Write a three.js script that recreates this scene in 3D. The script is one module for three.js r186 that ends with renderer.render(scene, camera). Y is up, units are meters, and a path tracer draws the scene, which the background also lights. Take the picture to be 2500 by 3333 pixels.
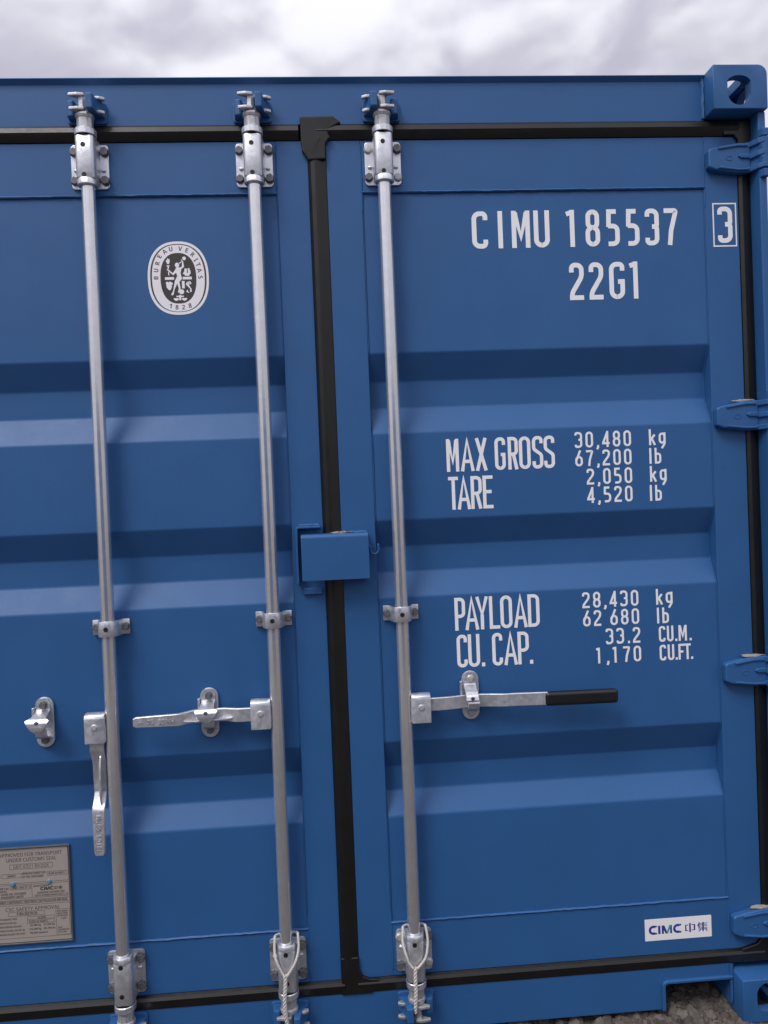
import * as THREE from 'three';
import { mergeGeometries, mergeVertices, toCreasedNormals } from 'three/addons/utils/BufferGeometryUtils.js';
import { RoundedBoxGeometry } from 'three/addons/geometries/RoundedBoxGeometry.js';
import { Brush, Evaluator, SUBTRACTION } from 'three-bvh-csg';
import { createNoise2D, createNoise3D } from 'simplex-noise';

// ------------------------------------------------------------------ camera, sky, sun, exposure
const scene = new THREE.Scene();
const camera = new THREE.PerspectiveCamera(67.37, 768 / 1024, 0.05, 600);
camera.rotation.order = 'YXZ';
camera.position.set(0.00298, 1.46525, 2.00412);
camera.rotation.set(-0.01597, -0.06389, -0.0401);

const renderer = new THREE.WebGLRenderer({ antialias: true });
renderer.toneMapping = THREE.LinearToneMapping;
renderer.toneMappingExposure = 1.25;
renderer.shadowMap.enabled = true;

function rng(seed) { let s = seed | 0; return () => { s = (s + 0x6d2b79f5) | 0; let t = Math.imul(s ^ (s >>> 15), 1 | s); t = (t + Math.imul(t ^ (t >>> 7), 61 | t)) ^ t; return ((t ^ (t >>> 14)) >>> 0) / 4294967296; }; }
const n3 = createNoise3D(rng(11)), n2 = createNoise2D(rng(12));
const clamp = (x, a = 0, b = 1) => Math.min(b, Math.max(a, x));
const smooth = (a, b, x) => { const t = clamp((x - a) / (b - a)); return t * t * (3 - 2 * t); };

const SUN = new THREE.Vector3(-0.46, 1.0, 0.50).normalize();
function makeSky() {
  const W = 1536, H = 768, d = new Float32Array(W * H * 4), dir = new THREE.Vector3();
  const fbm = (x, y, z, o) => { let a = 0.5, s = 0, f = 1; for (let i = 0; i < o; i++) { s += a * n3(x * f, y * f, z * f); f *= 2.03; a *= 0.5; } return s; };
  for (let j = 0; j < H; j++) for (let i = 0; i < W; i++) {
    const el = ((j + 0.5) / H - 0.5) * Math.PI, az = ((i + 0.5) / W - 0.5) * 2 * Math.PI;
    dir.set(Math.cos(el) * Math.cos(az), Math.sin(el), Math.cos(el) * Math.sin(az));
    if (dir.y < -0.06) { const o = (j * W + i) * 4; d[o] = 0.28; d[o + 1] = 0.28; d[o + 2] = 0.31; d[o + 3] = 1; continue; }
    const up = Math.max(0, dir.y), k = 1 / (up + 0.22);
    const x = dir.x * k * 1.8 + 3.1, z = dir.z * k * 1.8 + 0.9;
    const wx = fbm(x * 0.8 + 9, z * 0.8, 2, 3) * 0.22, wz = fbm(x * 0.8, z * 0.8 + 7, 5, 3) * 0.22;
    let c = fbm(x + wx, z + wz, 0.3, 6) * 0.5 + fbm((x + wx) * 2.6, (z + wz) * 2.6, 4.2, 6) * 0.42;
    const cloud = smooth(-0.30, 0.34, c);                     // 1 = thin bright cloud, 0 = thick grey base
    const glow = 0.30 * Math.pow(Math.max(0, dir.dot(SUN)), 3);
    const base = 0.64 * (0.52 + 1.22 * up + glow);
    const r = base * (0.61 + 0.45 * cloud), g = base * (0.605 + 0.455 * cloud), b = base * (0.73 + 0.42 * cloud);
    const o = (j * W + i) * 4;
    d[o] = r; d[o + 1] = g; d[o + 2] = b; d[o + 3] = 1;
  }
  const t = new THREE.DataTexture(d, W, H, THREE.RGBAFormat, THREE.FloatType);
  t.mapping = THREE.EquirectangularReflectionMapping; t.magFilter = THREE.LinearFilter; t.minFilter = THREE.LinearFilter; t.needsUpdate = true;
  return t;
}
scene.background = makeSky();
scene.environment = scene.background;

const sun = new THREE.DirectionalLight(0xfffaf4, 1.35);
sun.position.copy(SUN).multiplyScalar(12); sun.target.position.set(0, 1, 0);
sun.castShadow = true; sun.shadow.radius = 42; sun.shadow.mapSize.set(2048, 2048);
Object.assign(sun.shadow.camera, { left: -7, right: 7, top: 7, bottom: -7, near: 0.5, far: 30 });
scene.add(sun, sun.target);

// ------------------------------------------------------------------ textures
function dataTex(N, f, { srgb = false, repeat = 1 } = {}) {
  const d = new Uint8Array(N * N * 4);
  for (let j = 0; j < N; j++) for (let i = 0; i < N; i++) {
    const v = f(i / N, j / N), o = (j * N + i) * 4, a = Array.isArray(v) ? v : [v, v, v];
    for (let k = 0; k < 3; k++) d[o + k] = clamp(a[k]) * 255;
    d[o + 3] = 255;
  }
  const t = new THREE.DataTexture(d, N, N); t.wrapS = t.wrapT = THREE.RepeatWrapping; t.magFilter = THREE.LinearFilter; t.minFilter = THREE.LinearMipmapLinearFilter;
  t.generateMipmaps = true; if (srgb) t.colorSpace = THREE.SRGBColorSpace; t.repeat.set(repeat, repeat); t.needsUpdate = true; return t;
}
// noise that tiles over the unit square
const T2 = Math.PI * 2;
const n4 = (u, v, f, s = 0) => { const a = u * T2, b = v * T2, R = f / T2; return 0.5 * (n3(Math.cos(a) * R + s, Math.sin(a) * R, Math.cos(b) * R) + n3(Math.sin(b) * R + 31 + s, Math.cos(a) * R * 0.9 + 5, Math.sin(a) * R * 0.7 + Math.cos(b) * R)); };
const tfbm = (u, v, f, o, s) => { let a = 0.55, r = 0; for (let i = 0; i < o; i++) { r += a * n4(u, v, f, s + i * 13); f *= 2; a *= 0.55; } return r; };
function scatter(N, list) {          // list of [u, v, radius, strength, stretch]
  const g = new Float32Array(N * N);
  for (const [u, v, r, s, e = 1, ang = 0] of list) {
    const R = Math.ceil(r * Math.max(e, 1) * N) + 1, ca = Math.cos(ang), sa = Math.sin(ang);
    for (let y = -R; y <= R; y++) for (let x = -R; x <= R; x++) {
      const a = (x * ca + y * sa) / e, b = -x * sa + y * ca, dd = Math.hypot(a, b) / (r * N); if (dd > 1) continue;
      const i = ((Math.floor(u * N) + x) % N + N) % N, j = ((Math.floor(v * N) + y) % N + N) % N; g[j * N + i] += s * (1 - dd * dd);
    }
  }
  return g;
}
const R1 = rng(5), specks = [];
for (let i = 0; i < 150; i++) specks.push([R1(), R1(), 0.0008 + 0.0012 * R1() * R1(), (R1() < 0.55 ? -1 : 1) * (0.4 + 0.5 * R1())]);
for (let i = 0; i < 60; i++) specks.push([R1(), R1(), 0.0007 + 0.0006 * R1(), 0.10 + 0.14 * R1(), 4 + 14 * R1(), (R1() - 0.5) * 3]);
for (let i = 0; i < 26; i++) specks.push([R1(), R1(), 0.012 + 0.03 * R1(), 0.05 * (R1() - 0.4), 1 + 2 * R1(), R1() * 3]);
const NP = 1024, speck = scatter(NP, specks);
const paintMap = dataTex(NP, (u, v) => {
  const m = 0.90 + 0.07 * tfbm(u, v, 5, 5, 1) + 0.03 * tfbm(u, v, 60, 2, 40), s = speck[Math.floor(v * NP) * NP + Math.floor(u * NP)];
  const k = m * (1 + Math.min(0, s) * 0.7), w = Math.max(0, s) * 0.32;
  return [k + w * 0.8, k + w * 0.55, k + w * 0.3];
});
const paintRough = dataTex(512, (u, v) => 0.80 + 0.08 * tfbm(u, v, 7, 5, 3) + 0.05 * tfbm(u, v, 70, 2, 9));
const paintBump = dataTex(512, (u, v) => 0.5 + 0.34 * tfbm(u, v, 3, 3, 21) + 0.015 * tfbm(u, v, 90, 2, 33));
// zinc spangle: cells with their own tone
const cells = []; { const r = rng(8); for (let i = 0; i < 900; i++) cells.push([r(), r(), r()]); }
const cellGrid = {}; cells.forEach((c, i) => { const k = Math.floor(c[0] * 20) + '_' + Math.floor(c[1] * 20); (cellGrid[k] ??= []).push(i); });
const spangle = (u, v) => { let bd = 9, bt = 0; for (let a = -1; a <= 1; a++) for (let b = -1; b <= 1; b++) { const gx = Math.floor(u * 20) + a, gy = Math.floor(v * 20) + b; for (const i of cellGrid[((gx + 20) % 20) + '_' + ((gy + 20) % 20)] ?? []) { let dx = Math.abs(u - cells[i][0]), dy = Math.abs(v - cells[i][1]); if (dx > 0.5) dx = 1 - dx; if (dy > 0.5) dy = 1 - dy; const dd = dx * dx + dy * dy; if (dd < bd) { bd = dd; bt = cells[i][2]; } } } return bt; };
const zincMap = dataTex(512, (u, v) => { const m = 0.90 + 0.10 * (spangle(u, v) - 0.5) + 0.14 * tfbm(u, v, 6, 5, 4); return [m, m * 1.0, m * 1.01]; }, { repeat: 4 });
const zincRough = dataTex(512, (u, v) => 0.62 + 0.20 * (spangle(u, v) - 0.5) + 0.30 * tfbm(u, v, 9, 4, 14), { repeat: 4 });
const zincBump = dataTex(512, (u, v) => 0.5 + 0.32 * tfbm(u, v, 14, 4, 6) + 0.08 * spangle(u, v), { repeat: 4 });
const scr = []; { const r = rng(77); for (let i = 0; i < 700; i++) scr.push([r(), r(), 0.0010 + 0.0010 * r(), 0.15 + 0.3 * r(), 10 + 26 * r(), 0.9 + 0.35 * (r() - 0.5)]); }
const scrG = scatter(512, scr);
const rodMap = dataTex(512, (u, v) => { const m = 0.93 + 0.07 * tfbm(u, v, 5, 5, 60) - 0.07 * Math.min(1, scrG[Math.floor(v * 512) * 512 + Math.floor(u * 512)]); return [m, m, m * 1.005]; }, { repeat: 5 });
const rodRough = dataTex(512, (u, v) => 0.55 + 0.14 * tfbm(u, v, 8, 3, 61) + 0.22 * Math.min(1, scrG[Math.floor(v * 512) * 512 + Math.floor(u * 512)]), { repeat: 5 });
const rodBump = dataTex(512, (u, v) => 0.5 + 0.25 * tfbm(u, v, 10, 4, 66) - 0.1 * Math.min(1, scrG[Math.floor(v * 512) * 512 + Math.floor(u * 512)]), { repeat: 5 });
const rubSp = []; { const r = rng(31); for (let i = 0; i < 260; i++) rubSp.push([r(), r(), 0.001 + 0.002 * r() * r(), 0.3 + 0.7 * r(), 1 + 3 * r(), r() * 3]); }
const rubG = scatter(512, rubSp);
const rubberMap = dataTex(512, (u, v) => { const s = Math.min(1, rubG[Math.floor(v * 512) * 512 + Math.floor(u * 512)]), m = 0.72 + 0.22 * tfbm(u, v, 6, 5, 8) + 0.5 * s * 0.5; return [m, m * 0.98, m * 0.95]; }, { repeat: 2 });
const rubberRough = dataTex(256, (u, v) => 0.75 + 0.3 * tfbm(u, v, 8, 4, 18), { repeat: 3 });
const gravelMap = dataTex(1024, (u, v) => { const a = 0.52 + 0.30 * tfbm(u, v, 40, 4, 3) + 0.12 * tfbm(u, v, 5, 3, 7); return [a, a * 0.95, a * 0.90]; });
const gravelBump = dataTex(1024, (u, v) => 0.5 + 0.4 * tfbm(u, v, 45, 3, 3));

const lin = (r, g, b) => new THREE.Color().setRGB(r, g, b);
const M = {
  paint: new THREE.MeshPhysicalMaterial({ color: lin(0.0260, 0.119, 0.322), map: paintMap, roughness: 0.62, roughnessMap: paintRough, bumpMap: paintBump, bumpScale: 0.0015, specularIntensity: 0.9 }),
  zinc: new THREE.MeshStandardMaterial({ color: lin(0.78, 0.79, 0.825), map: zincMap, metalness: 0.76, roughness: 0.60, roughnessMap: zincRough, bumpMap: zincBump, bumpScale: 0.00035 }),
  rod: new THREE.MeshStandardMaterial({ color: lin(0.88, 0.885, 0.905), map: rodMap, metalness: 0.82, roughness: 0.33, roughnessMap: rodRough, bumpMap: rodBump, bumpScale: 0.00012 }),
  cast: new THREE.MeshStandardMaterial({ color: lin(0.60, 0.60, 0.61), map: zincMap, metalness: 0.7, roughness: 0.75, roughnessMap: zincRough, bumpMap: zincBump, bumpScale: 0.0012 }),
  bolt: new THREE.MeshStandardMaterial({ color: lin(0.19, 0.193, 0.205), map: zincMap, metalness: 0.55, roughness: 0.75, roughnessMap: zincRough }),
  rivet: new THREE.MeshStandardMaterial({ color: lin(0.62, 0.61, 0.60), map: zincMap, metalness: 0.6, roughness: 0.8, roughnessMap: zincRough }),
  rubber: new THREE.MeshStandardMaterial({ color: lin(0.0125, 0.0115, 0.011), map: rubberMap, roughness: 0.50, roughnessMap: rubberRough }),
  gripRubber: new THREE.MeshStandardMaterial({ color: lin(0.010, 0.010, 0.011), roughness: 0.42, roughnessMap: rubberRough }),
  plug: new THREE.MeshStandardMaterial({ color: lin(0.008, 0.008, 0.009), roughness: 0.6 }),
  vinyl: new THREE.MeshStandardMaterial({ color: lin(0.90, 0.90, 0.92), roughness: 0.55 }),
  sealant: new THREE.MeshStandardMaterial({ color: lin(0.30, 0.29, 0.265), roughness: 0.95 }),
  stoneBase: new THREE.MeshStandardMaterial({ color: lin(0.24, 0.22, 0.20), map: gravelMap, roughness: 0.95, bumpMap: gravelBump, bumpScale: 0.012 }),
  wood: new THREE.MeshStandardMaterial({ color: lin(0.10, 0.07, 0.045), roughness: 0.9 }),
  rope: new THREE.MeshStandardMaterial({ color: lin(0.64, 0.61, 0.57), roughness: 0.9, map: rubberMap }),
};
M.rope.map = null;

// ------------------------------------------------------------------ helpers
const taken = {};
const numbered = (n) => { const k = taken[n] = (taken[n] ?? -1) + 1; return k ? `${n}_${String(k).padStart(3, '0')}` : n; };
function boxUV(g) {
  const p = g.attributes.position, n = g.attributes.normal, uv = new Float32Array(p.count * 2);
  for (let i = 0; i < p.count; i++) {
    const ax = Math.abs(n.getX(i)), ay = Math.abs(n.getY(i)), az = Math.abs(n.getZ(i)), x = p.getX(i), y = p.getY(i), z = p.getZ(i);
    if (az >= ax && az >= ay) { uv[2 * i] = x; uv[2 * i + 1] = y; } else if (ax >= ay) { uv[2 * i] = z + 0.37; uv[2 * i + 1] = y; } else { uv[2 * i] = x; uv[2 * i + 1] = z + 0.61; }
  }
  g.setAttribute('uv', new THREE.BufferAttribute(uv, 2)); return g;
}
function clean(g) { const r = g.index ? g.toNonIndexed() : g.clone(); for (const k of Object.keys(r.attributes)) if (!['position', 'normal'].includes(k)) r.deleteAttribute(k); if (!r.attributes.normal) r.computeVertexNormals(); return r; }
const join = (...gs) => mergeGeometries(gs.flat().map(clean));
function mesh(name, geo, mat, parent, keepUV = false) {
  const m = new THREE.Mesh(keepUV ? geo : boxUV(geo), mat); m.name = name; m.castShadow = m.receiveShadow = true; parent.add(m); return m;
}
function group(name, parent) { const g = new THREE.Group(); g.name = name; parent.add(g); return g; }
const box = (x0, x1, y0, y1, z0, z1) => new THREE.BoxGeometry(x1 - x0, y1 - y0, z1 - z0).translate((x0 + x1) / 2, (y0 + y1) / 2, (z0 + z1) / 2);
const rbox = (x0, x1, y0, y1, z0, z1, r = 0.003, s = 3) => new RoundedBoxGeometry(x1 - x0, y1 - y0, z1 - z0, s, r).translate((x0 + x1) / 2, (y0 + y1) / 2, (z0 + z1) / 2);
function rrect(x0, x1, y0, y1, r) {
  const s = new THREE.Shape(); s.moveTo(x0 + r, y0); s.lineTo(x1 - r, y0); s.absarc(x1 - r, y0 + r, r, -Math.PI / 2, 0); s.lineTo(x1, y1 - r); s.absarc(x1 - r, y1 - r, r, 0, Math.PI / 2);
  s.lineTo(x0 + r, y1); s.absarc(x0 + r, y1 - r, r, Math.PI / 2, Math.PI); s.lineTo(x0, y0 + r); s.absarc(x0 + r, y0 + r, r, Math.PI, 1.5 * Math.PI); return s;
}
const poly = (pts) => new THREE.Shape(pts.map(([x, y]) => new THREE.Vector2(x, y)));
// a plate: shape in x,y, from z0 to z1, edges rounded by b
function plate(shape, z0, z1, b = 0.001, seg = 2) {
  return new THREE.ExtrudeGeometry(shape, { depth: z1 - z0 - 2 * b, bevelThickness: b, bevelSize: b, bevelOffset: -b, bevelSegments: seg, curveSegments: 10 }).translate(0, 0, z0 + b);
}
// shape given in (x, z) and drawn out along y, from y0 to y1
function column(pts, y0, y1, b = 0.001) {
  const g = plate(pts instanceof THREE.Shape ? pts : poly(pts.map(([x, z]) => [x, -z])), 0, y1 - y0, b); return g.rotateX(-Math.PI / 2).translate(0, y0, 0);   // (x, y', z') -> (x, z', -y')
}
// shape given in (z, y) and drawn out along x, from x0 to x1
function beam(pts, x0, x1, b = 0.001) { return plate(poly(pts.map(([z, y]) => [-z, y])), 0, x1 - x0, b).rotateY(Math.PI / 2).translate(x0, 0, 0); }   // (x,y,z) -> (z, y, -x)
const crease = (g, a = 0.6) => { const r = g.index ? g.toNonIndexed() : g; r.deleteAttribute('normal'); const q = mergeVertices(clean(r), 1e-6); return toCreasedNormals(q, a); };
function roundCorners(pts, radii, closed = false, seg = 6) {
  const out = [], n = pts.length;
  for (let i = 0; i < n; i++) {
    const r = Array.isArray(radii) ? radii[i] ?? 0 : radii, p = pts[i];
    if ((!closed && (i === 0 || i === n - 1)) || !r) { out.push(p.slice()); continue; }
    const a = pts[(i + n - 1) % n], c = pts[(i + 1) % n];
    const la = Math.hypot(a[0] - p[0], a[1] - p[1]), lc = Math.hypot(c[0] - p[0], c[1] - p[1]);
    const d1 = [(a[0] - p[0]) / la, (a[1] - p[1]) / la], d2 = [(c[0] - p[0]) / lc, (c[1] - p[1]) / lc];
    const ang = Math.acos(clamp(d1[0] * d2[0] + d1[1] * d2[1], -1, 1));
    let t = Math.min(r / Math.tan(ang / 2), la * 0.5, lc * 0.5); if (ang > 3.1) { out.push(p.slice()); continue; }
    const q = [p[0] + d1[0] * t, p[1] + d1[1] * t], e = [p[0] + d2[0] * t, p[1] + d2[1] * t];
    const bi = [d1[0] + d2[0], d1[1] + d2[1]], bl = Math.hypot(...bi), h = t / Math.cos(ang / 2), rr = t * Math.tan(ang / 2), cx = p[0] + bi[0] / bl * h, cy = p[1] + bi[1] / bl * h;
    let a0 = Math.atan2(q[1] - cy, q[0] - cx), a1 = Math.atan2(e[1] - cy, e[0] - cx); while (a1 - a0 > Math.PI) a1 -= T2; while (a1 - a0 < -Math.PI) a1 += T2;
    for (let k = 0; k <= seg; k++) { const w = a0 + (a1 - a0) * k / seg; out.push([cx + Math.cos(w) * rr, cy + Math.sin(w) * rr]); }
  }
  return out;
}
function offsets(pts, closed = false) {       // unit mitre normals
  const n = pts.length, out = [];
  for (let i = 0; i < n; i++) {
    const a = pts[closed ? (i + n - 1) % n : Math.max(0, i - 1)], c = pts[closed ? (i + 1) % n : Math.min(n - 1, i + 1)], p = pts[i];
    const e1 = [p[0] - a[0], p[1] - a[1]], e2 = [c[0] - p[0], c[1] - p[1]], l1 = Math.hypot(...e1), l2 = Math.hypot(...e2);
    const m1 = l1 > 1e-9 ? [-e1[1] / l1, e1[0] / l1] : [-e2[1] / l2, e2[0] / l2], m2 = l2 > 1e-9 ? [-e2[1] / l2, e2[0] / l2] : m1;
    let m = [m1[0] + m2[0], m1[1] + m2[1]]; const l = Math.hypot(...m); m = [m[0] / l, m[1] / l]; const k = 1 / Math.max(0.45, m[0] * m1[0] + m[1] * m1[1]); out.push([m[0] * k, m[1] * k]);
  }
  return out;
}
// outline of a bent sheet of thickness t along a path
function bent(pts, t) { const o = offsets(pts), a = pts.map((p, i) => [p[0] + o[i][0] * t / 2, p[1] + o[i][1] * t / 2]), b = pts.map((p, i) => [p[0] - o[i][0] * t / 2, p[1] - o[i][1] * t / 2]); return [...a, ...b.reverse()]; }
// a strip that follows path (u, z) with a width across for each point, thickness t; returns geometry with u along y and the width along x
function strip(path, widths, t, sub = 4, cxs = null) {
  const c = new THREE.CatmullRomCurve3(path.map(([u, z], i) => new THREE.Vector3(u, z, i)), false, 'centripetal', 0.5), N = (path.length - 1) * sub, P = [], Wd = [], Cx = [];
  for (let k = 0; k <= N; k++) {
    const f = k / sub, i = Math.min(path.length - 2, Math.floor(f)), w = f - i, lerp = (a) => a[i] + (a[i + 1] - a[i]) * w;
    const a = path[i], b = path[i + 1], p = sub === 1 ? path[Math.min(k, path.length - 1)] : (() => { const q = c.getPoint(k / N); return [q.x, q.y]; })();
    P.push(p); Wd.push(lerp(widths)); Cx.push(cxs ? lerp(cxs) : 0);
  }
  const o = offsets(P), v = [], ix = [], bev = Math.min(0.0016, t * 0.3);
  for (let k = 0; k <= N; k++) {
    const [u, z] = P[k], [ou, oz] = o[k], h = Wd[k] / 2, x = Cx[k];
    for (const [sx, st] of [[-h + bev, 1], [h - bev, 1], [h, 1 - 2 * bev / t], [h, -1 + 2 * bev / t], [h - bev, -1], [-h + bev, -1], [-h, -1 + 2 * bev / t], [-h, 1 - 2 * bev / t]]) v.push(x + sx, u + ou * st * t / 2, z + oz * st * t / 2);
  }
  for (let k = 0; k < N; k++) for (let e = 0; e < 8; e++) { const a = k * 8 + e, b = k * 8 + (e + 1) % 8; ix.push(a, b, a + 8, b, b + 8, a + 8); }
  for (const q of [0, N * 8]) for (let e = 1; e < 7; e++) ix.push(q, q + e, q + e + 1);
  const g = new THREE.BufferGeometry(); g.setAttribute('position', new THREE.Float32BufferAttribute(v, 3)); g.setIndex(ix); g.computeVertexNormals(); return toCreasedNormals(g, 0.55);
}
const lathe = (pts, seg = 28) => { const g = new THREE.LatheGeometry(pts.map(([r, y]) => new THREE.Vector2(r, y)), seg); return crease(g, 0.7); };
function bead(pts, r, seed) {                 // a weld bead: a low uneven tube along a polyline
  const c = new THREE.CurvePath(); for (let i = 0; i < pts.length - 1; i++) c.add(new THREE.LineCurve3(new THREE.Vector3(...pts[i]), new THREE.Vector3(...pts[i + 1])));
  const L = c.getLength(), g = new THREE.TubeGeometry(c, Math.max(6, Math.round(L / 0.012)), r, 6, false), p = g.attributes.position;
  for (let i = 0; i < p.count; i++) { const x = p.getX(i), y = p.getY(i), z = p.getZ(i), k = 0.25 * r; p.setXYZ(i, x + k * n3(x * 90, y * 90, seed), y + k * n3(x * 90, y * 90, seed + 5), z + k * n3(x * 60, y * 60, seed + 9)); }
  g.computeVertexNormals(); return g;
}
function boltGeo(r = 0.0115, h = 0.0115) {    // hex head pointing along +z with a washer face
  const hex = new THREE.Shape(); for (let i = 0; i < 6; i++) { const a = i * Math.PI / 3 + 0.25; hex[i ? 'lineTo' : 'moveTo'](Math.cos(a) * r, Math.sin(a) * r); }
  return join(plate(hex, 0.0005, h, 0.0012, 2), new THREE.CylinderGeometry(r * 1.02, r * 1.08, 0.0022, 18).rotateX(Math.PI / 2).translate(0, 0, 0.0011));
}
const domeGeo = (r = 0.0115) => lathe([[r, 0], [r, 0.001], [r * 0.93, 0.0036], [r * 0.72, 0.0065], [r * 0.4, 0.0085], [0.0001, 0.0092]], 22).rotateX(Math.PI / 2);
const G = { bolt: boltGeo(), bolt2: boltGeo(0.0105, 0.011).rotateZ(0.4), dome: domeGeo(), plug: new THREE.CylinderGeometry(0.0060, 0.0060, 0.006, 16).rotateX(Math.PI / 2) };

// ------------------------------------------------------------------ ground
const ground = mesh('ground', new THREE.PlaneGeometry(300, 300, 1, 1).rotateX(-Math.PI / 2).translate(0, -0.012, 0), M.stoneBase, scene);
ground.userData = { kind: 'structure', label: 'grey brown gravel yard under the container', category: 'ground' };

// ------------------------------------------------------------------ the container's big structure
const C = new THREE.Group(); C.name = 'shipping_container'; scene.add(C);
C.userData = { label: 'blue steel shipping container seen at its closed double doors', category: 'container' };
const XR = 1.207, XL = -1.219, TOP = 2.591, LEN = 6.058;
const ZH = -0.055, ZD = -0.060, ZP = -0.0635, ZI = -0.0995;
// door header with its drip lip
mesh('door_header', beam([[ZH, 2.468], [ZH, 2.574], [-0.044, 2.586], [-0.047, 2.589], [-0.16, 2.589], [-0.16, 2.468]], -1.057, 1.0575, 0.0015), M.paint, C);
{ // sill with lashing recess, folded bottom and left out pocket
  const s = poly([[-1.057, 0.020], [-0.858, 0.020], [-0.858, 0.085], [-0.850, 0.094], [-0.842, 0.097], [-0.842, 0.0971], [0.842, 0.0971], [0.842, 0.097], [0.8425, 0.02], [1.0575, 0.02], [1.0575, 0.137], [-1.057, 0.137]]);
  const main = new THREE.Shape(); main.moveTo(-1.057, 0.137); main.lineTo(-1.057, 0.094); main.lineTo(-0.872, 0.094); main.lineTo(-0.862, 0.084); main.lineTo(-0.862, 0.02); main.lineTo(0.862, 0.02); main.lineTo(0.862, 0.082);
  main.absarc(0.874, 0.082, 0.012, Math.PI, Math.PI / 2, true); main.lineTo(1.036, 0.094); main.absarc(1.036, 0.080, 0.014, Math.PI / 2, 0, true); main.lineTo(1.050, 0.02); main.lineTo(1.0575, 0.02); main.lineTo(1.0575, 0.137);
  mesh('door_sill', plate(main, -0.145, ZH, 0.002), M.paint, C);
  const rim = bent(roundCorners([[1.056, 0.0985], [0.862, 0.0985], [0.8575, 0.02]].map(([a, b], i) => i === 1 ? [0.8575, 0.0985] : [a, b]), [0, 0.012, 0]), 0.009);
  mesh('sill_recess_rim', plate(poly(rim), ZH - 0.01, ZH + 0.008, 0.0025, 3), M.paint, C);
}
// corner castings: hollow blocks with an opening in the front, the side and the top or bottom
function castingGeo(top, right) {
  const w = 0.150, h = 0.118, d = 0.178, ev = new Evaluator(); ev.attributes = ['position', 'normal'];
  const br = (g) => { const b = new Brush(clean(g)); b.updateMatrixWorld(); return b; };
  let prof = new THREE.Shape(); const r = 0.026, q = 0.004;      // front outline, big radius at the outer upper corner
  prof.moveTo(q, 0); prof.lineTo(w - q, 0); prof.absarc(w - q, q, q, -Math.PI / 2, 0); prof.lineTo(w, h - r); prof.absarc(w - r, h - r, r, 0, Math.PI / 2); prof.lineTo(q, h); prof.absarc(q, h - q, q, Math.PI / 2, Math.PI); prof.lineTo(0, q); prof.absarc(q, q, q, Math.PI, 1.5 * Math.PI);
  let b = br(plate(prof, -d, 0, 0.003, 3));
  const cut = (g) => { b = ev.evaluate(b, br(g), SUBTRACTION); };
  cut(box(0.026, w - 0.022, 0.022, h - 0.026, -d + 0.02, -0.028));
  const ap = new THREE.Shape(), cx = 0.071, cy = h - 0.0685, hw = 0.032, hh = 0.0395;      // front hole, arched below
  ap.moveTo(cx - hw, cy + hh - 0.014); ap.absarc(cx, cy - hh + hw, hw, Math.PI, T2); ap.lineTo(cx + hw, cy + hh - 0.014); ap.quadraticCurveTo(cx + hw * 0.7, cy + hh, cx, cy + hh); ap.quadraticCurveTo(cx - hw * 0.7, cy + hh, cx - hw, cy + hh - 0.014);
  cut(new THREE.ExtrudeGeometry(ap, { depth: 0.06, bevelEnabled: false, curveSegments: 18 }).translate(0, 0, -0.045));
  cut(new THREE.ExtrudeGeometry(rrect(-0.032, 0.032, -0.0395, 0.0395, 0.03), { depth: 0.06, bevelEnabled: false, curveSegments: 12 }).rotateY(Math.PI / 2).translate(w - 0.04, cy, -0.089));
  cut(new THREE.ExtrudeGeometry(rrect(-0.03, 0.03, -0.056, 0.056, 0.028), { depth: 0.06, bevelEnabled: false, curveSegments: 12 }).rotateX(-Math.PI / 2).translate(w / 2, h - 0.03, -0.089));
  let g = crease(b.geometry, 0.5); if (!top) g.scale(1, -1, 1).translate(0, h, 0); if (!right) g.scale(-1, 1, 1).translate(w, 0, 0);
  if (top !== right) { const ix = g.index; if (!ix) { const p = g.attributes.position.array, n = g.attributes.normal.array; for (let i = 0; i < p.length; i += 9) for (let k = 0; k < 3; k++) { [p[i + 3 + k], p[i + 6 + k]] = [p[i + 6 + k], p[i + 3 + k]]; [n[i + 3 + k], n[i + 6 + k]] = [n[i + 6 + k], n[i + 3 + k]]; } } }
  return g;
}
mesh('corner_casting', castingGeo(true, true).translate(1.057, TOP - 0.118, 0), M.paint, C);
mesh('corner_casting', castingGeo(false, true).translate(1.057, 0, 0), M.paint, C);
mesh('corner_casting', castingGeo(true, false).translate(-1.207, TOP - 0.118, 0), M.paint, C);
mesh('corner_casting', castingGeo(false, false).translate(-1.207, 0, 0), M.paint, C);
mesh('weld_bead', bead([[1.0535, 2.472, ZH + 0.001], [1.0535, 2.582, ZH + 0.001]], 0.006, 91), M.paint, C); mesh('weld_bead', bead([[1.0535, 0.03, ZH + 0.001], [1.0535, 0.135, ZH + 0.001]], 0.005, 92), M.paint, C);
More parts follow.
